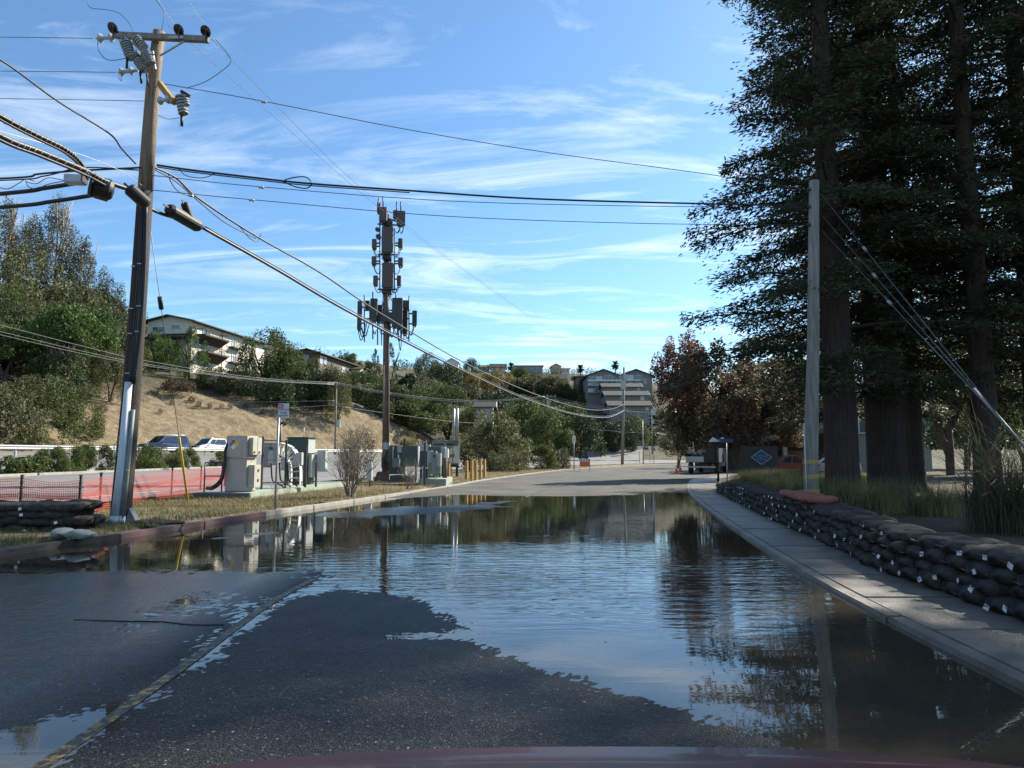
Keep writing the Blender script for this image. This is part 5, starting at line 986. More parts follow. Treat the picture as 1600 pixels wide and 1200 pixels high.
# local x right, y back ; nearest corner at origin
WW, DD = 1.15, 1.3
box_part(ge, 'enclosure', m_gen, -WW, 0, 0, DD, .78, 2.20, .02); box_part(ge, 'roof_cap', m_gen, -WW-.03, .03, -.03, DD+.03, 2.205, 2.27, .01)
fr2 = box_part(ge, 'base_frame', m_blk, -WW+.05, -.05, .05, DD-.05, .62, .775, .01)
for x in (-WW+.12, -.12):
    for y in (.12, DD-.12): box_part(ge, 'leg', m_blk, x-.06, x+.06, y-.06, y+.06, 0, .62, .01)
box_part(ge, 'fuel_tank', m_blk, -WW+.1, -.5, .2, DD-.2, .05, .6, .02); box_part(ge, 'vent_grille', m_steel, -WW+.12, -.12, -.014, -.002, 1.95, 2.08, 0); box_part(ge, 'vent_grille', m_steel, .002, .014, .15, DD-.15, 1.95, 2.08, 0)
for y0 in (.12, .68): dd_ = box_part(ge, 'door', m_gen, .003, .022, y0, y0+.5, .86, 1.9, .006); b = MB(); b.box((.035, y0+(.42 if y0 < .5 else .08), 1.35), (.03, .04, .16)); b.build('handle', m_steel, dd_)
box_part(ge, 'name_plate', m_cabg, -WW+.3, -.2, -.012, -.002, 1.76, 1.82, 0)
for x in (.12, .46): b = MB(); b.tube([(-.35+x*.9, DD*.75, 2.2), (-.35+x*.9, DD*.75, 4.25)], .085, 10); b.build('exhaust_pipe', m_gal, ge)
# bollards
m_bol = mat('yellow_bollard', (.46, .30, .09), .75, col2=(.36, .22, .07), scale=5, bump=.1)
for px, pb, pt, lab in [(701, 748, 720, 'yellow square bollard standing alone left of the generator front'), (729, 750, 719, 'first yellow bollard of the row of five, nearest the generator'), (737, 749.5, 719, 'second yellow bollard of the row of five'), (743.5, 748.5, 718, 'middle yellow bollard of the row of five'), (750.5, 747, 718, 'fourth yellow bollard of the row of five'), (757, 746, 717.5, 'last yellow bollard of the row, next to the shrubs')]:
    g = G(px, pb, .1); h = P(px, pt, g.y).z-.1; t = empty('bollard', (g.x, g.y, .1), lab, 'bollard', 'yellow bollards by the generator', rz=-R_(20)); box_part(t, 'post', m_bol, -.075, .075, -.075, .075, -.1, h-.03, .012); box_part(t, 'cap', m_bol, -.06, .06, -.06, .06, h-.028, h, .012)
# ============================================================ PARKING SIGN
g = G(429.5, 794, .1); sg = empty('parking_sign', (g.x, g.y, .1), 'no parking sign plate on a thin grey steel post by the kerb', 'sign'); b = MB(); tp = P(436, 640, g.y); b.tube([(0, 0, -.1), (tp.x-g.x, 0, tp.z-.1)], .03, 8); b.build('post', m_gal, sg)
m_sgn = mat('sign_white', (.60, .62, .66), .4, var=.06); q0 = P(436.5, 630.5, g.y); q1 = P(452, 653, g.y); w_ = q1.x-q0.x; h_ = q0.z-q1.z; cxs = (q0.x+q1.x)/2-g.x; czs = (q0.z+q1.z)/2-.1
b = MB(); b.box((cxs, -.045, czs), (w_, .006, h_)); pn = b.build('plate', m_sgn, sg, bevel=.002); m_sred = mat('sign_red', (.42, .03, .05), .4, var=.04); m_sblk = mat('sign_print', (.03, .03, .04), .5)
b = MB(); b.box((cxs-w_*.26, -.0495, czs+h_*.31), (w_*.44, .002, h_*.3)); b.build('red_block', m_sred, pn)
RT = (pi/2, 0, 0)
text('NO', .13, (cxs-w_*.26, -.052, czs+h_*.31), RT, m_trim, pn, sx=.8); text('PARKING', .075, (cxs, -.05, czs+h_*.06), RT, m_sred, pn, sx=.86); text('10 MIN', .075, (cxs, -.05, czs-h_*.16), RT, m_sblk, pn, sx=.8); text('8AM-6PM', .07, (cxs, -.05, czs-h_*.36), RT, m_sblk, pn, sx=.8)
b = MB(); b.beam((cxs-w_*.55, -.03, czs-h_*.45), (cxs+w_*.3, -.03, czs-h_*.47), .03); b.build('bracket', m_gal, sg)
# monument sign
cv = empty('monument_sign', (0, 0, 0), 'dark wall sign with blue diamond reading COVE', 'sign'); cv.location = (P(1187, 730, 39).x, 39, 0)
wbox(cv, 'panel', mat('charcoal_board', (.045, .05, .052), .7, var=.2), 1158, 1217, 697, 742, 39, .25); dq = P(1189.5, 714.5, 38.97); rx = 16.8/F*39; rz_ = 11.8/F*39
m_dblue = mat('sign_blue', (.03, .08, .22), .5, var=.05); m_dln = mat('sign_line', (.35, .45, .55), .5)
b = MB(); b.prism([(dq.x, 38.94, dq.z-rz_), (dq.x+rx, 38.94, dq.z), (dq.x, 38.94, dq.z+rz_), (dq.x-rx, 38.94, dq.z)], (0, 0, 0), (0, .04, 0)); e_ = b.build('diamond_edge', m_dln, cv, world=True)
b = MB(); s = .89; b.prism([(dq.x, 38.93, dq.z-rz_*s), (dq.x+rx*s, 38.93, dq.z), (dq.x, 38.93, dq.z+rz_*s), (dq.x-rx*s, 38.93, dq.z)], (0, 0, 0), (0, .03, 0)); e_ = b.build('diamond', m_dblue, cv, world=True)
text('C O V E', .20, (dq.x-cv.location.x, -.08, dq.z+.06), RT, m_dln, cv); b = MB(); b.box((dq.x, 38.925, dq.z-.1), (.45, .008, .02)); b.build('underline', m_dln, cv, world=True)
# lamp with two shades
g = G(1121, 741); lp = empty('lamp_post', (P(1121, 700, 38.5).x, 38.5, .05), 'black lamp post with two hanging dome shades', 'lamp post'); top = P(1121, 678, 38.5).z; b = MB(); b.tube([(0, 0, 0), (0, 0, top)], .06, 8); b.build('pole', m_steel, lp)
for px in (1115, 1128.5):
    q = P(px, 689, 38.5); dx = q.x-lp.location.x; b = MB(); b.tube(catmull([(0, 0, top-.35), (dx*.5, 0, top+.1), (dx, 0, top-.05), (dx, 0, q.z+.12)], 5), .025, 6); b.build('arm', m_steel, lp); b = MB(); b.lathe((dx, 0, q.z+.14), (0, 0, -1), [(0, .05), (.08, .14), (.16, .22), (.24, .26)], 16); b.build('shade', m_trim, lp)
bs = empty('blue_banner_sign', (P(1135, 700, 37.5).x, 37.5, 0), 'long blue panel on a thin pole beside the two shade lamp', 'sign'); b = MB(); b.tube([(0, 0, 0), (0, 0, 2.1)], .03, 6); b.build('post', m_gal, bs); wbox(bs, 'panel', mat('panel_blue', (.05, .12, .28), .5), 1124, 1146, 685.5, 691.5, 37.4, .06)
# small distant signs and poles
def small_sign(px, pb, pt, Y, w, label, col=m_trim, pw=.05):
    g = P(px, pb, Y); z0 = max(tz(g.x, Y), 0)-.05; top = P(px, pt, Y).z; t = empty('road_sign', (g.x, Y, z0), label, 'sign'); b = MB(); b.tube([(0, 0, 0), (0, 0, top-z0)], pw, 6); b.build('post', m_gal, t); b = MB(); b.box((0, -.08, top-z0-.3), (w, .03, .55)); b.build('plate', col, t, bevel=.01)
small_sign(897, 733, 681, 66, .32, 'small road sign on a thin post at the bend before the barricade'); small_sign(999, 715, 697, 115, .5, 'left small road sign by the cross street'); small_sign(1015.5, 715, 697, 118, .5, 'middle small road sign by the cross street'); small_sign(1021.5, 715, 699, 112, .5, 'white and yellow road sign rightmost by the cross street', m_bol)
# ============================================================ ORANGE SAFETY FENCE
m_net = mat('orange_netting', (.56, .085, .06), .6, var=.15, scale=3, transl=.2); m_netd = mat('folded_netting', (.36, .05, .045), .6, var=.15, scale=3); m_tpost = mat('dark_fence_post', (.035, .03, .028), .7, metal=.3, var=.3)
fence = empty('safety_fence', (-10.9, 19, .05), 'orange plastic mesh safety fence on dark steel posts', 'fence')
fp = [(-19, 16.6), (-14.4, 15.9), (-10.62, 15.6), (-9.28, 15.5), (-10.05, 17.6), (-10.6, 20.0), (-11.25, 23.8), (-11.9, 27.5), (-12.2, 30.5)]
cum = [0]
for a, b_ in zip(fp[:-1], fp[1:]): cum.append(cum[-1]+math.hypot(b_[0]-a[0], b_[1]-a[1]))
def fpos(s): return float(np.interp(s, cum, [p[0] for p in fp])), float(np.interp(s, cum, [p[1] for p in fp]))
def fz2(s, h): k = np.searchsorted(cum, s); a = cum[max(k-1, 0)]; b_ = cum[min(k, len(cum)-1)]; u = (s-a)/max(b_-a, .01); sag = math.sin(pi*u)*.06*h; return h-sag+.02*math.sin(s*2.3+h*2)
net = MB(); L_ = cum[-1]; rows = [.03+i*.057 for i in range(17)]; ss = np.arange(0, L_, .30)
for h in rows:
    w_ = .007 if .46 < h < .60 else .0045
    vs = []
    for s in ss: x, y = fpos(s); z = .05+fz2(s, h)*.97; vs += [(x, y, z-w_), (x, y, z+w_)]
    net.add(vs, [(2*i, 2*i+1, 2*i+3, 2*i+2) for i in range(len(ss)-1)])
for s in np.arange(0, L_, .05):
    x, y = fpos(s); x2, y2 = fpos(min(L_, s+.0095)); vs = []
    for h in (.03, .5, .95): z = .05+fz2(s, h)*.97; vs += [(x, y, z), (x2, y2, z)]
    net.add(vs, [(0, 1, 3, 2), (2, 3, 5, 4)])
net.build('netting', m_net, fence, world=True)
nd_ = MB()
for h in np.arange(.50, .61, .028):
    vs = []
    for s in ss: x, y = fpos(s); z = .05+fz2(s, h)*.97+.03*math.sin(s*.8); vs += [(x-.02, y-.02, z-.004), (x-.02, y-.02, z+.005)]
    nd_.add(vs, [(2*i, 2*i+1, 2*i+3, 2*i+2) for i in range(len(ss)-1)])
for s in np.arange(0, L_, .05):
    for h0 in ((.5,) if s < 8 else (.03, .5)):
        x, y = fpos(s); x2, y2 = fpos(min(L_, s+.014)); nd_.add([(x-.02, y-.02, .05+h0), (x2-.02, y2-.02, .05+h0), (x2-.02, y2-.02, .17+h0), (x-.02, y-.02, .17+h0)], [(0, 1, 2, 3)])
nd_.build('folded_band', m_netd, fence, world=True)
for (x, y) in fp[1:]:
    b = MB(); b.box((x-.03, y-.03, .50), (.035, .035, 1.08)); 
    for k in range(9): b.box((x-.03, y-.03, .12+k*.11), (.05, .05, .03))
    b.box((x-.03, y-.03, 1.05), (.07, .05, .02)); b.build('post', m_tpost, fence, world=True)
# ============================================================ GUARD RAIL
gr = empty('guard_rail', (float(Gf(70)), 70, lowway(float(Gf(70)), 70)), 'steel guard rail along the raised roadway', 'guard rail')
b = MB(); ys = np.arange(20, 150, 2.0)
for y0, y1 in zip(ys[:-1], ys[1:]):
    p0 = Vector((float(Gf(y0)), y0, 0)); p1 = Vector((float(Gf(y1)), y1, 0)); p0.z = lowway(p0.x+.1, y0); p1.z = lowway(p1.x+.1, y1)
    for dz, w_ in ((.74, .03), (.66, .10), (.56, .03), (.46, .10)): pass
    vs = []
    for (o, z) in ((0, .80), (.06, .74), (.06, .70), (0, .64), (0, .60), (.06, .54), (.06, .50), (0, .44)): vs += [p0+Vector((o, 0, z)), p1+Vector((o, 0, z))]
    b.add(vs, [(2*i, 2*i+1, 2*i+3, 2*i+2) for i in range(7)])
b.build('rail', m_gal, gr, world=True)
for y in np.arange(22, 146, 4): x = float(Gf(y))-.1; z = lowway(x, float(y)); b = MB(); b.box((x, y, z+.36), (.12, .15, .76)); b.build('post', m_gal, gr, world=True)
# ============================================================ SANDBAGS
m_sb = mat('black_sandbag', (.070, .066, .058), .92, spec=.2, col2=(.016, .016, .016), scale=9, bump=.6, bscale=60); m_sbo = mat('orange_sandbag', (.30, .10, .07), .8, var=.3, scale=9, bump=.4); m_sbc = mat('pale_sandbag', (.26, .27, .24), .8, var=.3, scale=8, bump=.4)
def bag_mesh(seed, material):
    rg = np.random.default_rng(seed); nu, nv = 16, 11; vs = []; ph = rg.uniform(0, 6, 6)
    for j in range(nv+1):
        v = -1+2*j/nv; ex = math.copysign(abs(v)**.9, v); prof = max(.0, 1-abs(v)**4.5)**.5*(1 if abs(v) < .9 else .85)
        for i in range(nu):
            a = 2*pi*i/nu; c, s = math.cos(a), math.sin(a); c = math.copysign(abs(c)**.62, c); s = math.copysign(abs(s)**.8, s)
            n_ = 1+.05*math.sin(3*a+ph[0]+2*v)+.05*math.sin(5*v+ph[1]+a); wr = .006*math.sin(14*v+ph[2]+3*s)
            vs.append((c*.205*prof*n_, ex*.31, s*(.082*prof*n_)+wr*prof+.012*math.sin(4*v+ph[3])))
    fs = [(j*nu+i, j*nu+(i+1) % nu, (j+1)*nu+(i+1) % nu, (j+1)*nu+i) for j in range(nv) for i in range(nu)]; b = MB(); b.add(vs, fs, True); b.add([(-.02, -.30, 0), (.02, -.30, 0), (.05, -.40, .02), (-.04, -.39, .03)], [(0, 1, 2, 3), (3, 2, 1, 0)])
    o = b.build('sandbag', material); me = o.data; bpy.data.objects.remove(o); return me
BAG = [bag_mesh(i, m_sb) for i in range(5)]; BAGO = bag_mesh(9, m_sbo); BAGC = bag_mesh(12, m_sbc)
tgm = MB(); tgm.box((0, 0, 0), (.055, .004, .045)); _o = tgm.build('tag', m_refl); TAG = _o.data; bpy.data.objects.remove(_o)
def sandbag(loc, rz, label, group, me=None, rx=0.0, tagp=.3, sc=1.0, ry=0.0):
    o = bpy.data.objects.new('sandbag', me or random.choice(BAG)); COL.objects.link(o); o.location = loc; o.rotation_euler = (rx, ry, rz); o.scale = (sc, sc, sc*random.uniform(.92, 1.08)); tag(o, label, 'sandbag', group)
    if random.random() < tagp: c = bpy.data.objects.new('tag', TAG); COL.objects.link(c); c.parent = o; c.location = (random.uniform(-.08, .08), -.352, random.uniform(-.01, .02)); c.rotation_euler = (random.uniform(-.5, .2), random.uniform(-.6, .6), random.uniform(-.3, .3))
    return o
y = 3.2; col_ = 0
def wallx(y): return float(Rf(y))+1.05 if y > 12 else float(np.interp(y, [0, 3, 9, 12], [4.35, 4.32, 4.5, float(Rf(12))+1.05]))
def seg_(y):
    for a, s_ in ((5, 'at its nearest visible end'), (7, 'below the guy wires'), (9.2, 'below the near pampas grass'), (11.5, 'just past the pampas grass'), (13.2, 'just before the orange bags'), (16, 'under the orange bags'), (18.2, 'just past the orange bags'), (20, 'beside the yellow banded pole'), (23, 'in front of the grass hedge'), (26, 'towards the bronze tree')):
        if y < a: return s_
    return 'at its far low end'
while y < 28.2:
    x = wallx(y); dx = (wallx(y+.2)-wallx(y-.2))/.4; rz = math.atan2(-1, -dx)+pi/2   # bag's end faces the road
    rz = math.atan(-dx)+pi/2; rz = -pi/2-math.atan(dx)
    ly = 4 if y < 24 else (3 if y < 26.8 else 2)
    for k in range(ly):
        near_ = ['lowest', 'second', 'third', 'top'][k]
        yy = y+(.19 if k % 2 else 0); xx = wallx(yy)+.33+.045*k
        sandbag((xx+random.uniform(-.025, .025), yy+random.uniform(-.02, .02), .128+k*.128+random.uniform(-.008, .008)), rz+random.uniform(-.1, .1), f'black sandbag in the {near_} layer of the long wall {seg_(y)}', 'black sandbags of the long wall', tagp=.38, ry=random.uniform(-.10, .10), sc=random.uniform(.93, 1.13), rx=random.uniform(-.06, .10))
    y += .395
for i in range(6): y = 13.4+i*.42; sandbag((wallx(y)+.45+random.uniform(-.03, .03), y, .645+random.uniform(-.01, .02)), -pi/2-.15+random.uniform(-.1, .1), 'faded orange sandbag lying on top of the long black wall', 'orange sandbags on the long wall', BAGO, tagp=0)
# left pile: bags laid lengthwise
rows_ = [(-10.9, -8.0, 5, .07), (-10.8, -7.95, 5, .19), (-10.8, -8.05, 5, .31), (-10.7, -8.05, 5, .425)]
names_ = ['bottom', 'second', 'third', 'top']
for k, (x0, x1, n, z) in enumerate(rows_):
    for i in range(n):
        for dep in (0, 1):
            if dep and k == 3 and i == 0: continue
            x = x0+(x1-x0)*(i+.5)/n+(.15 if k % 2 else 0); o = sandbag((x, 13.25+dep*.40+random.uniform(-.02, .02), z*1.12+.06+random.uniform(-.015, .015)), pi/2+random.uniform(-.16, .16), f'black sandbag in the {names_[k]} layer of the pile left of the utility pole', 'black sandbags of the left pile', tagp=0, sc=1.16, rx=random.uniform(-.08, .08))
            if dep == 0 and random.random() < .45: c = bpy.data.objects.new('tag', TAG); COL.objects.link(c); c.parent = o; c.location = (-.215, random.uniform(-.1, .2), .0); c.rotation_euler = (0, .2, pi/2); o['label'] = o['label'].replace('black sandbag', 'white tagged black sandbag')
for px, py, rz in ((98, 832, .4), (126, 834, 1.2)): g = G(px, py, .19); sandbag((g.x, g.y, .18), rz, 'torn pale sandbag lying on the grass in front of the black pile' if px < 110 else 'flattened pale sandbag nearer the utility pole on the grass', 'pale sandbags on the grass', BAGC, tagp=0, sc=.8)
g = G(235, 822, .1); o = link_mesh('tarp', BAG[0], m_sb); o.location = (g.x-.1, g.y+.55, .13); o.scale = (1.1, 1.9, .45); o.rotation_euler[2] = 1.3; tag(o, 'crumpled black plastic lying on the verge right of the utility pole', 'plastic sheet')
# ============================================================ ROADSIDE UTILITY POLE
m_pole = mat('weathered_pole_wood', (.30, .235, .175), .9, col2=(.13, .095, .07), scale=3, bump=.9, bscale=14, stretch=(6, 6, .5))
m_poled = mat('creosote_pole_wood', (.045, .032, .025), .85, col2=(.018, .014, .012), scale=3, bump=.9, bscale=14, stretch=(6, 6, .5))
m_poleg = mat('grey_pole_wood', (.30, .28, .245), .9, col2=(.17, .155, .135), scale=3, bump=.8, bscale=14, stretch=(6, 6, .5))
PY = 14.9
def pp(px, py, Y=PY): return P(px, py, Y)
base = G(187, 822, .05); up_ = empty('utility_pole', (base.x, PY, .05), 'tall leaning wooden utility pole with crossarm, switches and white conduit', 'utility pole')
cl = [base+Vector((0, 0, -.3))]+[pp(x, y) for x, y in ((187, 822), (205, 620), (216, 470), (227, 300), (234, 200), (241, 110), (249, 50))]
lo = [c for c in cl[:5]]; b = MB(); b.tube(lo[:5], [.205, .20, .18, .165, .155], 18); b.build('shaft', m_poled, up_, world=True)
b = MB(); b.tube([cl[4], cl[5], cl[6], cl[7]], [.153, .145, .14, .125], 18); b.build('upper_shaft', m_pole, up_, world=True)
# crossarm and braces
ar = MB(); ar.beam(pp(181, 55, PY-.2), pp(326, 62, PY-.2), .11, .13); cr = ar.build('crossarm', m_poleg, up_, world=True, bevel=.008)
b = MB(); b.box(pp(275, 58, PY-.28), (.32, .01, .06)); b.build('name_plate', m_gal, cr, world=True)
b = MB(); b.beam(pp(287, 65, PY-.25), pp(250, 87, PY-.17), .03); b.beam(pp(210, 62, PY-.25), pp(240, 92, PY-.17), .03); b.build('brace', m_gal, up_, world=True)
b = MB(); b.beam(pp(249, 130, PY-.1), pp(272, 160, PY-.5), .10, .12); b.build('side_arm', mat('new_timber', (.42, .27, .10), .8, var=.4, scale=6), up_, world=True, bevel=.008)
def fin(a, b_, r, n, parent, name='arrester', material=m_arr):
    a = Vector(a); b_ = Vector(b_); ax = b_-a; l = ax.length; prof = []
    for k in range(n): prof += [(l*(k+.05)/n, r*.6), (l*(k+.1)/n, r), (l*(k+.55)/n, r), (l*(k+.6)/n, r*.6)]
    m = MB(); m.lathe(a, ax, prof, 12); return m.build(name, material, parent, world=True)
for a, b_, r, n in (((213, 60), (226, 76), .10, 5), ((196, 66), (206, 92), .12, 7), ((205, 90), (218, 82), .09, 5), ((228, 84), (236, 102), .12, 7), ((216, 95), (226, 110), .11, 6), ((281, 150), (287, 180), .10, 6), ((288, 150), (292, 166), .07, 4)):
    o = fin(pp(*a, PY-.45), pp(*b_, PY-.45), r, n, up_, 'cutout_switch')
b = MB()
for a, b_ in (((190, 60), (212, 70)), ((202, 78), (222, 90)), ((222, 96), (238, 92)), ((212, 72), (240, 96)), ((186, 64), (198, 60)), ((238, 80), (242, 108)), ((272, 160), (284, 166)), ((286, 146), (297, 152)), ((216, 106), (231, 116)), ((222, 112), (238, 100))): b = MB(); b.beam(pp(*a, PY-.42), pp(*b_, PY-.42), .035, .05); b.build('switch_bracket', m_gal, up_, world=True)
b = MB()
for a, b_, r in (((199, 88), (198, 107), .025), ((219, 112), (221, 130), .025), ((284, 180), (284, 197), .03), ((229, 116), (232, 134), .018), ((217, 68), (222, 76), .035), ((283, 143), (296, 150), .04)): b.tube([pp(*a, PY-.45), pp(*b_, PY-.45)], r, 6)
b.build('fuse_tube', m_blkc, up_, world=True)
def bell(a, b_, parent, r=.12):      # strain insulator with two skirts
    a = Vector(a); b_ = Vector(b_); l = (b_-a).length; m = MB(); m.lathe(a, b_-a, [(0, .02), (l*.12, .03), (l*.16, r), (l*.22, r*.9), (l*.34, .04), (l*.60, .04), (l*.64, r), (l*.7, r*.9), (l*.8, .035), (l, .02)], 16); m.build('strain_insulator', m_porc, parent, world=True)
bell(pp(150, 60), pp(186, 58), up_, .105); bell(pp(184, 113), pp(216, 110), up_, .095); bell(pp(246, 158, PY-.3), pp(272, 154, PY-.45), up_, .09)
def dish(px, py, dx=.0):
    c = pp(px, py, PY-.28); m = MB(); ax = Vector((-.28, -.62, -.55)).normalized(); m.lathe(c-ax*.05, ax, [(0, .03), (.02, .07), (.05, .125), (.075, .128), (.078, .10), (.05, .03)], 18); m.lathe(c-ax*.01, (0, 0, -1), [(0, .02), (.22, .02)], 6); m.build('pin_insulator', mat('black_glaze', (.012, .010, .012), .12, var=.1), up_, world=True)
dish(177, 44); dish(280, 47); dish(322, 49)
# conduits on the pole
b = MB(); q = [pp(201, 597, PY-.24), pp(190, 720, PY-.25), pp(180, 812, PY-.26)]; b.tube(q, [.072, .078, .085], 12); b.build('white_conduit', m_pvc, up_, world=True)
b = MB(); b.tube([pp(180, 806, PY-.26), pp(179, 824, PY-.26)], [.10, .085], 12); b.tube([pp(190, 806, PY-.22), pp(190, 824, PY-.22)], [.07, .07], 12); b.build('conduit_boot', m_pvc, up_, world=True)
b = MB(); b.tube([pp(208, 640, PY-.2), pp(198, 740, PY-.22), pp(190, 812, PY-.23)], [.042, .05, .058], 10); cg = b.build('grey_conduit', m_pvcd, up_, world=True)
for py in (736, 757, 780): b = MB(); x = lerp(198, 193, (py-736)/44); b.lathe(pp(x, py, PY-.22), (0, 0, 1), [(0, .056), (.035, .054)], 12); b.build('yellow_band', m_bol, cg, world=True)
b = MB(); 
for dx, w_ in ((0, .03), (3.5, .022), (-3, .018), (6.5, .03)): b.tube(catmull([pp(222+dx, 318, PY-.22), pp(219+dx*1.1, 420, PY-.2), pp(212+dx*1.2, 520, PY-.22), pp(203+dx, 600, PY-.24)], 6), w_, 6)
b.build('riser_cable', m_blkc, up_, world=True)
b = MB()
for x, y in ((208, 416), (218, 412), (205, 482), (217, 478), (203, 521), (214, 518), (199, 583)): b.box(pp(x, y, PY-.24), (.09, .03, .02))
b.build('cable_strap', m_gal, up_, world=True)
for i, ch in enumerate('6068'): 
    q = pp(184.5-i*.9, 683+i*8.5, PY-.225); text(ch, .12, (q.x-base.x, q.y-PY, q.z-.05), RT, m_bol, up_, 'pole_number')
b = MB(); b.box(pp(178, 704, PY-.21), (.02, .01, .26)); b.build('reflector_strip', m_refl, up_, world=True)
# wooden wedge/plastic flare at the foot
b = MB(); q = pp(197, 815, PY-.1); b.prism([(q.x, PY-.1, .05), (q.x+.32, PY-.15, .02), (q.x+.02, PY, .40)], (0, -.05, 0), (0, .12, 0)); b.build('foot_guard', m_pvcd, up_, world=True)
# splice cases and boxes hung on the cables -------------------
MNA, MNB = (-8.05, PY), (15.6, 98)          # plan line pole -> far pole
def cable(label, pts, r, material=m_blkc, per=8, name='overhead_cable', n=5, cat='cable', group=None):
    b = MB(); b.tube(catmull(pts, per), r, n); o = b.build(name, material); return tag(o, label, cat, group)
def along(a, b_, pxs): return [PL(x, y, a, b_) for x, y in pxs]
c1_ = empty('splice_case', pp(155, 293, PY-1.2), 'round black pleated splice closure left of the utility pole', 'splice case')
ax = Vector((1, .55, -.18)).normalized(); m = MB(); m.lathe(pp(150, 292, PY-1.3)-ax*.12, ax, [(0, .03), (.01, .2), (.06, .235), (.09, .20), (.10, .215), (.36, .2), (.42, .15), (.44, .03)], 20); m.build('housing', m_blk, c1_, world=True)
m = MB()
for k in range(9): a = -1.9+k*.35; u = ax.orthogonal().normalized(); v = ax.cross(u); o_ = pp(150, 292, PY-1.3); m.beam(o_+(u*math.cos(a)+v*math.sin(a))*.215, o_+ax*.24+(u*math.cos(a)+v*math.sin(a))*.215, .012, .02)
m.build('rib', m_blkc, c1_, world=True)
def capsule(a, b_, r, name, label, material=m_blk):
    t = empty(name, tuple(a), label, 'splice case'); ax = Vector(b_)-Vector(a); l = ax.length; m = MB(); m.lathe(a, ax, [(0, .03), (.05*l, r*.75), (.12*l, r), (.88*l, r), (.95*l, r*.75), (l, .03)], 16); m.build('housing', material, t, world=True)
    m = MB(); m.beam(Vector(a)+Vector((0, -r, r*.2)), Vector(b_)+Vector((0, -r, r*.2)), .02, .04); m.build('seam', m_blkc, t, world=True); return t
capsule(pp(199, 292, PY-.9), pp(232, 322, PY-.6), .135, 'splice_case', 'smooth black oval splice case touching the utility pole')
capsule(PL(270, 332, MNA, MNB)+Vector((0, -.3, 0)), PL(322, 362, MNA, MNB)+Vector((0, -.3, 0)), .15, 'splice_case', 'long black splice case hanging right of the utility pole')
capsule(PL(301, 326, MNA, MNB)+Vector((0, -.45, 0)), PL(311, 352, MNA, MNB)+Vector((0, -.5, 0)), .09, 'splice_case', 'small upright black splice bottle on the long splice case')
gb = empty('terminal_box', pp(118, 281, PY-1.2), 'grey metal terminal box on the left cable', 'terminal box'); m = MB(); m.box(pp(118, 281, PY-1.2), (.36, .2, .17), rz=.1); m.build('body', m_gal, gb, world=True, bevel=.012)
m = MB(); m.box(pp(132, 281, PY-1.25), (.03, .22, .14), rz=.1); m.build('latch', m_steel, gb, world=True)
# left-going bundle, parallel to the road, passes over the camera's left
LA, LB = (-7.9, PY-.3), (-9.6, -2.0)
th = [(-150, 128), (0, 212), (60, 236), (130, 265), (165, 283), (205, 297)]
cable('thickest lashed black cable running from the upper left down to the pole', along(LA, LB, th), .05, n=8)
cable('thinner black cable lashed under the thickest one at upper left', along((LA[0], LA[1]-.1), LB, [(x, y+7) for x, y in th[:-1]]), .03)
th2 = [(-150, 94), (0, 181), (60, 212), (100, 232), (122, 250), (138, 275)]
cable('second thick black cable above the first, ending at the pleated closure', along(LA, LB, th2), .042, n=8); cable('thin black cable lashed under the second thick cable', along(LA, LB, [(x, y+6) for x, y in th2]), .022)
# spiral lashing wire
for k_, t_ in enumerate((th, th2)):
    c_ = catmull(along(LA, LB, t_[:-1]), 60); m = MB(); pts = []
    for i, q in enumerate(c_[60:]): a = i*.62; pts.append(q+Vector((math.cos(a)*.062, 0, math.sin(a)*.062-.02)))
    m.tube(pts, .0035, 3, False); tag(m.build('lashing_wire', m_gal), ['bright lashing wire spiralled round the thickest cable', 'bright lashing wire spiralled round the second thick cable'][k_], 'wire')
cable('thin black cable dropping from the upper left edge to the pole', along(LA, LB, [(-120, 30), (0, 93), (90, 158), (170, 208), (190, 232), (212, 256)]), .018)
cable('fine bright messenger wire above the black cables', along(LA, LB, [(-100, 178), (0, 205), (130, 243), (190, 268), (222, 290)]), .006, m_gal)
YL = lambda px, py, dy=0: P(px, py, PY+dy)
def left(pts, dy=0): return [YL(x, y, dy) for x, y in pts]
cable('uppermost bare wire leaving to the left from the crossarm', left([(-500, 54), (0, 58), (146, 60)]), .007, m_wire); cable('middle bare wire leaving to the left below the crossarm', left([(-500, 106), (0, 111), (182, 113)]), .007, m_wire); cable('lowest bare wire leaving to the left behind the pole', left([(-500, 148), (0, 154), (235, 158)]), .007, m_wire)
cable('thick black cable going left just under the pleated closure', left([(-400, 338), (0, 303), (70, 294), (132, 284)], -1.0), .045, n=8); cable('lowest thick black cable going left from the pleated closure', left([(-400, 352), (0, 324), (80, 315), (146, 305)], -1.2), .042, n=8)
cable('black cable going left at pole attachment height', left([(-400, 290), (0, 279), (60, 272), (120, 267), (220, 262)], -.2), .022); cable('second black cable lashed to the left going one', left([(-400, 294), (0, 282), (70, 275), (130, 262), (220, 266)], -.25), .015)
for i, (a, b_) in enumerate((((0, 292), (40, 280)), ((45, 284), (100, 282)))): cable(['slack black drip loop at the left edge of the cables', 'slack black drip loop left of the grey terminal box'][i], left([(a[0]-5, a[1]), (a[0]+12, a[1]+3), (a[0]+30, a[1]-6), (b_[0], b_[1]), (b_[0]+14, b_[1]+3)], -.8), .008)
cable('short black jumper cable below the grey terminal box', left([(40, 282), (45, 292), (58, 295), (75, 288), (104, 282)], -1.0), .008)
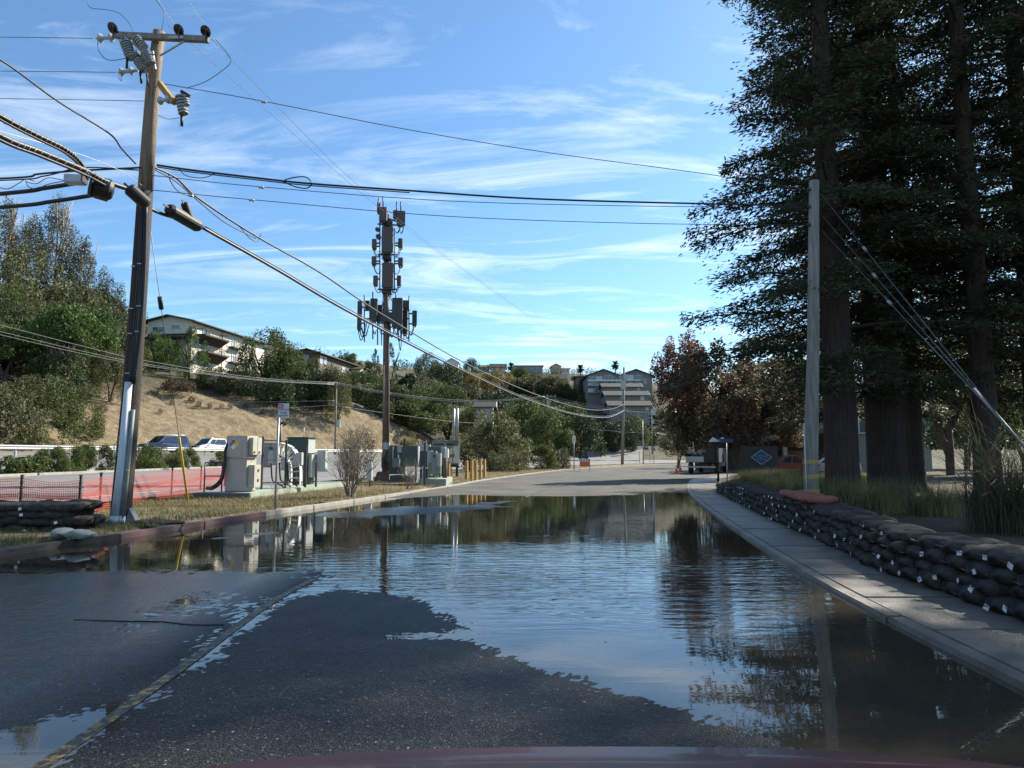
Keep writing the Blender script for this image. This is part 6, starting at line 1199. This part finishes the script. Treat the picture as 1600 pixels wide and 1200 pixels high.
# jumper loops by the crossarm
cable('black jumper looping from the left insulator to the switches', left([(153, 62), (154, 78), (165, 92), (180, 94), (196, 91)], -.4), .008); cable('thin jumper loop hanging under the second insulator', left([(186, 114), (186, 122), (190, 126), (188, 114)], -.3), .006)
cable('curled lead rising from the switches to the top of the picture', left([(209, 51), (200, 34), (185, 20), (165, 15), (142, 12), (136, 0), (133, -30)], -.4), .006); cable('thin lead rising from the pole top', left([(252, 48), (256, 30), (255, 16), (242, -2), (225, -30)], -.2), .006)
cable('wide curved lead joining the line wire to the small switch', left([(291, 138), (320, 128), (345, 112), (360, 98), (357, 86), (337, 62)], -.4), .007); cable('thin lead under the small switch', left([(246, 180), (262, 186), (281, 184)], -.4), .006)
# spans to the right hand pole
RP = (7.9, 18.5)
def to_right(pts): return along((-7.75, PY), RP, pts)
for pts, lab, lab2, ip in (([(256, 131), (410, 158), (640, 203), (860, 239), (1090, 270), (1266, 297)], 'uppermost bare wire spanning to the wooden pole on the right', 'white insulator on the uppermost right going wire', (412, 158.5)), ([(236, 274), (408, 292), (700, 314), (1000, 322), (1266, 324)], 'middle bare wire spanning to the wooden pole on the right', 'white insulator on the middle right going wire', (408, 292)), ([(238, 297), (393, 312), (700, 338), (1000, 349), (1266, 352)], 'lowest bare wire spanning to the wooden pole on the right', 'white insulator on the lowest right going wire', (393, 312))):
    cable(lab, to_right(pts), .009, m_wire); q = PL(*ip, (-7.75, PY), RP); m = MB(); m.lathe(q-Vector((.06, 0, 0)), (1, .2, -.12), [(0, .02), (.01, .034), (.05, .028), (.07, .028), (.11, .034), (.12, .02)], 10); tag(m.build('line_insulator', m_porc), lab2, 'insulator')
kk = [(245, 258), (300, 266), (400, 278), (485, 287), (640, 298), (820, 310), (1000, 316), (1266, 322)]
cable('thick black cable spanning to the wooden pole on the right', to_right([(x, y) for x, y in kk]), .024); cable('black cable lashed below the thick right going one', to_right([(x, y+3) for x, y in kk[:5]]), .014)
cable('teardrop slack loop on the thick right going cable', to_right([(440, 283), (462, 292), (480, 294), (487, 286), (478, 277), (462, 277), (445, 281)]), .014, per=6); cable('slack black cable sagging under the thick right going cable', to_right([(278, 262), (290, 274), (310, 278), (325, 276), (338, 270)]), .009)
# long span to the far pole
def far(pts): return along(MNA, MNB, pts)
m_cabl = mat('weathered_cable', (.045, .045, .046), .45, var=.2)
cable('thick black cable sagging from the long splice case to the far pole', far([(226, 322), (250, 333), (272, 340)]), .04, n=8); cable('main lashed cable sagging down to the far utility pole', far([(308, 351), (430, 420), (550, 490), (700, 568), (820, 623), (900, 648), (950, 652), (975, 642)]), .040, m_cabl, n=8); cable('thin cable lashed above the main far going cable', far([(320, 354), (430, 416), (550, 486), (700, 565), (820, 620.5), (900, 646), (950, 650), (975, 641)]), .016, m_blkc)
cable('upper lashed cable from the pole top bracket to the far utility pole', far([(238, 260), (275, 278), (310, 310), (400, 369), (500, 426), (600, 493), (740, 574), (850, 621), (920, 640), (955, 639), (975, 632)]), .026, m_cabl); cable('thin black cable beside the upper far going cable', far([(240, 264), (275, 284), (312, 316), (352, 348), (400, 373)]), .014)
cable('slack black loop under the upper far going cable near the pole', far([(262, 270), (268, 286), (280, 300), (300, 308)]), .012); cable('small slack loop along the upper far going cable', far([(352, 340), (372, 352), (390, 372), (402, 377), (408, 366)]), .012)
m = MB(); q = PL(300, 306, MNA, MNB); m.box(q+Vector((0, -.05, 0)), (.10, .06, .06)); tag(m.build('cable_clamp', m_refl), 'bright cable clamp above the upright splice bottle', 'clamp')
for pts, lab in (([(330, 60), (430, 163), (560, 290), (700, 402), (850, 508), (972, 590)], 'faint bare wire from the right end of the crossarm to the far pole'), ([(262, 40), (300, 68), (420, 175), (600, 330), (760, 448), (972, 598)], 'faint bare wire from the crossarm middle to the far pole'), ([(322, 40), (300, 10), (285, -30)], 'thin wire rising from the right pin insulator'), ([(274, 40), (250, 5), (235, -30)], 'thin wire rising from the middle pin insulator')): cable(lab, far(pts), .006 if len(pts) > 3 else .005, m_wire)
# guy wire with yellow guard
ga = pp(231, 330); gb_ = G(294, 787, .1); gw = empty('guy_wire', gb_, 'guy wire with yellow plastic guard slanting down right of the pole', 'guy wire'); m = MB(); mid = ga.lerp(gb_, .34)
m.tube([ga, gb_], .008, 5); m.build('strand', m_wire, gw, world=True); 
def onl(px): 
    t0, t1 = 0., 1.
    for _ in range(30):
        t = (t0+t1)/2; q = ga.lerp(gb_, t); x = 800+F*q.x/(q.y*ct+(q.z-CH)*st)
        if x < px: t0 = t
        else: t1 = t
    return ga.lerp(gb_, t)
q = ga.lerp(gb_, .24); m = MB(); m.tube([q, ga.lerp(gb_, .275)], .055, 8); m.build('strain_insulator', m_blk, gw, world=True); m = MB(); m.tube([ga.lerp(gb_, .72), ga.lerp(gb_, .99)], .032, 8); m.build('yellow_guard', mat('yellow_plastic', (.55, .42, .04), .5, var=.25, scale=3), gw, world=True)
# ============================================================ RIGHT POLE
pb = Vector((7.72, 18.5, 0)); ptp = P(1272, 283, 18.5); rp = empty('utility_pole', (pb.x, 18.5, 0), 'plain grey wooden guy pole with yellow bands in front of the redwoods', 'utility pole'); m = MB(); m.tube([(pb.x, 18.5, -.2), (pb.x, 18.5, 1), pb.lerp(ptp, .5), ptp], [.185, .18, .155, .128], 18); m.build('shaft', m_poleg, rp, world=True)
for py in (722, 745, 767.5): q = P(1267, py, 18.5); m = MB(); m.lathe((pb.x+.005*(800-py)/50, 18.5, q.z-.05), (0, 0, 1), [(0, .192), (.11, .19)], 18); m.build('yellow_band', m_bol, rp, world=True)
m = MB(); m.tube([(pb.x-.19, 18.35, .02), (pb.x-.185, 18.35, 2.3)], .012, 6); m.build('ground_conduit', m_pvc, rp, world=True)
for py in (297, 324, 352): m = MB(); q = P(1272, py, 18.5); m.lathe(q+Vector((-.12, -.05, 0)), (-1, -.2, 0), [(0, .02), (.02, .05), (.06, .05), (.1, .02)], 10); m.build('bolt', m_steel, rp, world=True)
for a, lab, lab2, t0 in ((300, 'uppermost of the guy wires descending right from the grey pole', 'upper small guy insulator', .3), (332, 'middle guy wire descending right from the grey pole', '', .34), (356, 'lowest guy wire descending right from the grey pole', '', .40)):
    s_ = P(1280, a, 18.5); e_ = Vector((6.35+(a-300)*.004, 7.4, .15)); gw = empty('guy_wire', e_, lab, 'guy wire'); m = MB(); m.tube([s_, e_], .009, 5); m.build('strand', m_wire, gw, world=True); m = MB(); m.tube([s_.lerp(e_, t0), s_.lerp(e_, t0+.015)], .03, 8); m.build('strain_insulator', m_arr, gw, world=True)
    if a == 332: m = MB(); m.tube([s_.lerp(e_, .70), s_.lerp(e_, .97)], .02, 8); m.build('guy_guard', m_pvcd, gw, world=True)
# ============================================================ FAR POLES
def pole(px, pb_, pt_, Y, r, label, arms=(), boxes=(), material=m_poleg, lean=0):
    q = P(px, pt_, Y); x = q.x; z0 = max(-.1, tz(x, Y)-.2) if Y > 60 else 0; t = empty('utility_pole', (x, Y, z0), label, 'utility pole'); m = MB(); m.tube([(x-lean, Y, z0), (x, Y, q.z)], [r*1.25, r*.8], 10); m.build('shaft', material, t, world=True)
    for py, w_ in arms: z = P(px, py, Y).z; m = MB(); m.box((x, Y-.2, z), (w_, .12, .14)); a = m.build('crossarm', m_poleg, t, world=True); m = MB(); [m.lathe((x+w_*k, Y-.2, z+.07), (0, 0, 1), [(0, .05), (.18, .06), (.2, .02)], 6) for k in (-.45, -.2, .2, .45)]; m.build('insulator', m_porc, a, world=True)
    for dx, py, w_, h_ in boxes: q2 = P(px+dx, py, Y); m = MB(); m.box((q2.x, Y-.35, q2.z), (w_, .4, h_)); m.build('box', m_cabg, t, world=True, bevel=.03)
    return t
pole(975, 728, 574, 98, .17, 'far wooden utility pole with transformers at the end of the long cables', [(596, 1.0), (644, .8)], [(-1.5, 602, .7, 1.2), (1.5, 590, .5, .8)], lean=.45)
pole(526, 700, 597, 106, .12, 'slim utility pole on the edge of the bare hill with a white box', [(600, 1.0), (632, 2.2)], [(3.4, 662, .55, 1.1)])
pole(855, 700, 617, 128, .12, 'utility pole among the oaks in the valley', [(619.5, 3.2)], [(1.5, 633, .4, 1.0)])
pole(1018, 690, 640, 150, .12, 'short utility pole with pale boxes in front of the stepped apartments', [(648, 3.0)], [(2, 644, 1.0, 1.3), (1, 659, .6, .9)])
sp2 = pole(1004, 716, 656, 108, .07, 'slim street light pole right of the far wooden pole', (), (), m_gal); m = MB(); q = P(1004, 657, 108); m.tube(catmull([q, q+Vector((.5, 0, .25)), q+Vector((1.4, 0, .45))], 4), .04, 6); m.build('lamp_arm', m_gal, sp2, world=True)
t = empty('traffic_camera_pole', (P(438, 700, 64).x, 64, .4), 'dark short pole with camera heads right behind the parking sign', 'camera pole'); m = MB(); m.tube([P(438, 715, 64), P(438, 656, 64)], .09, 8); m.build('shaft', m_steel, t, world=True); m = MB()
for a, b_ in (((438, 660), (447, 664)), ((438, 664), (444, 658)), ((442, 666), (448, 660))): m.beam(P(*a, 64), P(*b_, 64), .10, .12)
m.build('camera', m_steel, t, world=True)
# low distant wires
A1 = (P(526, 600, 106).x, 106); A0 = (-62, 62); A2 = (P(855, 620, 128).x, 128); A3 = (15.6, 98)
for i, (o, lab) in enumerate(((0, 'upper of three low distant wires over the left hillside'), (10, 'middle of three low distant wires over the left hillside'), (15, 'lowest of three low distant wires over the left hillside'))):
    cable(lab, along(A0, A1, [(-60, 495+o), (0, 508+o), (130, 541+o*.8), (235, 565+o*.5), (400, 590+o*.25), (524, 598+o*.2)]), .022, m_gal)
    cable(lab.replace('left hillside', 'oaks right of the slim pole'), along(A1, A2, [(528, 598+o*.2), (600, 612+o*.2), (700, 624+o*.2), (780, 625+o*.15), (853, 619+o*.15)]), .022, m_gal)
    cable(lab.replace('over the left hillside', 'running from the valley pole to the far wooden pole'), along(A2, A3, [(857, 619+o*.2), (900, 628+o*.3), (975, 641+o*.2)]), .018, m_gal)
cable('low wire crossing in front of the oaks to the slim pole', along((-52, 100), A1, [(300, 626), (400, 628), (524, 626)]), .015, m_gal); cable('lowest wire reaching the slim pole crossarm from the left', along((-52, 98), A1, [(330, 640), (430, 638), (524, 633)]), .02, m_gal)
cable('low wire from the slim pole past the antenna pole', along(A1, (10, 140), [(528, 634), (600, 645), (700, 658), (760, 662)]), .018, m_gal); cable('wire crossing low behind the far wooden pole', along((20, 118), (60, 118), [(912, 669), (975, 675), (1030, 677)]), .02, m_gal)
for i, (pts, lab) in enumerate((([(975, 636), (1005, 650), (1060, 668), (1100, 680)], 'upper of two cables going right from the far wooden pole'), ([(975, 640), (1005, 655), (1060, 672), (1100, 684)], 'lower of two cables going right from the far wooden pole'), ([(975, 642), (1010, 644), (1040, 641)], 'short level wire right of the far wooden pole'))): cable(lab, along((15.6, 98), (40, 62) if i < 2 else (60, 110), pts), .022, m_gal)
# ============================================================ CELL TOWER
TY = 37.0; m_rust = mat('brown_pole_paint', (.165, .115, .09), .7, col2=(.10, .07, .055), scale=3, bump=.1); m_ant = mat('antenna_panel', (.085, .068, .060), .55, var=.12, scale=3); m_antd = mat('dark_antenna_panel', (.045, .045, .048), .55, var=.15, scale=3)
tb_ = G(603, 757, .1); tw = empty('cell_tower', (P(603, 755, TY).x, TY, .1), 'brown pole stacked with cellular antennas and cables', 'cell tower')
def tq(px, py, dy=0): return P(px, py, TY+dy)
m = MB(); m.tube([tq(602.5, 758), tq(603.5, 560), tq(604, 330)], [.19, .17, .12], 18); m.build('shaft', m_rust, tw, world=True)
m = MB(); a = tq(582, 757, -.3); c_ = tq(608, 757, -.3); d1 = tq(589, 737, -.3); d2 = tq(608, 737, -.3); m.prism([a, c_, d2, d1], (0, 0, 0), (0, .8, 0)); m.build('base_wedge', m_rust, tw, world=True, bevel=.03)
m = MB(); m.lathe(tq(603, 702, -.02), (0, 0, 1), [(0, .21), (.35, .205)], 16); m.build('band', m_cabg, tw, world=True); m = MB(); m.box(tq(603, 715, -.22), (.3, .04, .5)); m.box(tq(598.5, 720, -.2), (.14, .2, .7)); m.build('junction_box', m_steel, tw, world=True)
m = MB(); m.tube([tq(598.8, 735, -.15), tq(599.5, 560, -.15)], .045, 6); m.tube([tq(607, 735, -.15), tq(607.4, 480, -.15)], .025, 6); m.build('conduit', m_rust, tw, world=True)
def panel(x0, x1, y0, y1, dy, dep=.22, mt=m_ant, name='antenna_panel', rz=0):
    q0 = tq(x0, y0, dy); q1 = tq(x1, y1, dy); m = MB(); m.box(((q0.x+q1.x)/2, TY+dy+dep/2, (q0.z+q1.z)/2), (q1.x-q0.x, dep, q0.z-q1.z), rz=rz); o = m.build(name, mt, tw, world=True, bevel=.02); 
    m = MB(); x = (q0.x+q1.x)/2; m.box((x, TY+dy+dep/2, q1.z-.05), ((q1.x-q0.x)*.7, dep*.6, .06)); m.build('connector', m_steel, o, world=True); return o
panel(592.5, 604, 323, 345, -.45, .2, rz=-.1); panel(619.5, 632.5, 329, 351.5, -.3, .2, rz=.15); panel(614, 620, 328, 340, .2, .2); panel(589, 594, 316, 332, .3, .15); panel(596.5, 613, 354.5, 393.5, -.5, .25); panel(597, 613.5, 410, 449, -.5, .25)
for (x0, x1, y0, y1) in ((581, 588, 373, 388), (580.5, 587.5, 400, 413), (583, 590, 430, 445), (622, 628.5, 372, 387), (622, 629, 402, 415.5), (620, 626, 430, 446)): panel(x0, x1, y0, y1, -.1, .25, m_ant, 'radio_unit')
panel(558.5, 564, 470, 515, .1, .25, m_antd); panel(577, 589, 478, 502, -.6, .2, m_antd, rz=-.15); panel(578.5, 589, 466, 480, -.2, .3, m_antd, 'radio_unit'); panel(590, 597, 476, 492, .3, .25, m_antd, 'radio_unit'); panel(569.5, 577, 469.5, 482, .4, .3, m_antd, 'radio_unit'); panel(612.5, 620, 465, 511, -.6, .2, m_antd); panel(620.3, 628, 465, 513, -.58, .2, m_antd); panel(644, 650.5, 485, 508.5, .2, .2, m_antd, rz=.3); panel(629, 638, 469, 482, .1, .35, m_ant, 'radio_unit'); panel(629, 636, 484, 522, .3, .25, m_antd)
for k, (px, a, b_, dy) in enumerate(((591.2, 309, 330, -.1), (598.5, 307, 324, -.3), (619.7, 315, 340, -.2), (626.3, 315, 330, -.1), (593.5, 345, 455, -.25), (616.3, 357, 455, -.25), (569.3, 461, 534, .2), (582.5, 456, 530, -.2), (590, 500, 539, -.1), (618.5, 456, 470, -.3), (639, 462, 534, .1), (599, 472, 500, .2))): m = MB(); m.tube([tq(px, a, dy), tq(px, b_, dy)], .035, 6); m.build('mounting_pipe', m_steel, tw, world=True)
m = MB()
for a, b_ in (((569, 485), (640, 485)), ((569, 498), (640, 498)), ((590, 350), (622, 352)), ((590, 398), (620, 398)), ((590, 452), (620, 452)), ((560, 480), (570, 480)), ((560, 505), (570, 505)), ((638, 490), (648, 490)), ((638, 506), (648, 506)), ((583, 380), (594, 380)), ((583, 408), (594, 408)), ((616, 380), (626, 380)), ((616, 408), (626, 408)), ((584, 436), (594, 436)), ((616, 436), (626, 436)), ((602, 340), (620, 346)), ((583, 385), (594, 385)), ((584, 412), (594, 412)), ((616, 384), (626, 384)), ((616, 412), (626, 412))): m = MB(); m.beam(tq(*a, -.05), tq(*b_, -.05), .07, .07); m.build('mounting_arm', m_steel, tw, world=True)
m = MB()
m.box(tq(605, 497), (.9, .7, .5)); m.build('mounting_ring', m_steel, tw, world=True)
for _a, _d in (((606, 349), (.5, .5, .3)), ((605, 401), (.45, .5, .4)), ((605, 456), (.5, .5, .25))): m = MB(); m.box(tq(*_a), _d); m.build('mounting_ring', m_steel, tw, world=True)
m = MB(); m.lathe(tq(590.5, 360, -.1), (0, -1, 0), [(0, .1), (.2, .12), (.22, .02)], 10); m.lathe(tq(592, 371, -.1), (0, -1, 0), [(0, .14), (.2, .14), (.22, .02)], 10); m.build('dish_antenna', m_steel, tw, world=True)
m = MB(); rg = random.Random(4)
for (x, y, x2, y2, sag) in ((561, 516, 571, 505, 20), (563, 516, 574, 500, 17), (566, 512, 577, 505, 16), (580, 503, 588, 515, 12), (584, 388, 594, 398, 8), (584, 414, 595, 424, 8), (586, 446, 598, 452, 8), (625, 388, 615, 398, 8), (625, 416, 615, 424, 8), (623, 447, 612, 452, 8), (626, 352, 618, 362, 6), (630, 352, 624, 360, 8), (615, 512, 624, 512, 10), (622, 512, 628, 516, 32), (628, 514, 620, 510, 20), (647, 510, 640, 520, 8), (631, 522, 624, 512, 14), (596, 395, 610, 408, 5), (600, 394, 606, 409, 3), (598, 450, 596, 480, 6), (610, 450, 612, 470, 6), (634, 522, 640, 515, 10), (598, 505, 596, 540, 4), (609, 505, 611, 520, 12), (592, 500, 600, 520, 10), (616, 515, 608, 505, 16)):
    for q in range(2): dx = rg.uniform(-1.5, 1.5); m.tube(catmull([tq(x+dx, y, -.2), tq(lerp(x, x2, .25)+dx, lerp(y, y2, .25)+sag*.8, -.25), tq(lerp(x, x2, .6)+dx, lerp(y, y2, .6)+sag, -.2), tq(x2, y2, -.1)], 4), .02, 5)
for k in range(14): x = rg.uniform(594, 614); y = rg.choice((346, 396, 402, 452, 458, 500)); m.tube(catmull([tq(x, y, -.3), tq(x+rg.uniform(-4, 4), y+rg.uniform(4, 9), -.35), tq(x+rg.uniform(-3, 3), y+12, -.25)], 3), .022, 5)
m.build('jumper_cable', m_blkc, tw, world=True)

# fallen leaves and bits on the verge, road edge and sidewalk
lx = []; rg2 = np.random.default_rng(33)
for k in range(700):
    s_ = rg2.random(); y = float(rg2.uniform(3, 30))
    if s_ < .45: x = float(Rf(y))+float(rg2.uniform(.2, 1.5)); z = .056
    elif s_ < .6: x = float(Lf(y))-float(rg2.uniform(-.05, .6)); z = .125
    else: x = float(rg2.uniform(Lf(y)+.2, Rf(y)-.1)); z = max(.003, float(road_z(np.array([x]), np.array([y]), False)[0])+.006)
    lx.append((x, y, z))
v, f = leaf_quads(np.zeros((len(lx), 3)), .019, 1.6, 0, rg2); v[:, 2] = np.abs(v[:, 2])*.25; v = v+np.repeat(np.array(lx), 4, 0); o = link_mesh('fallen_leaves', array_mesh('fallen_leaves', v, f, m_brown), m_brown); tag(o, 'scattered brown fallen leaves on the water, kerbs and sidewalk', 'fallen leaves', kind='stuff')
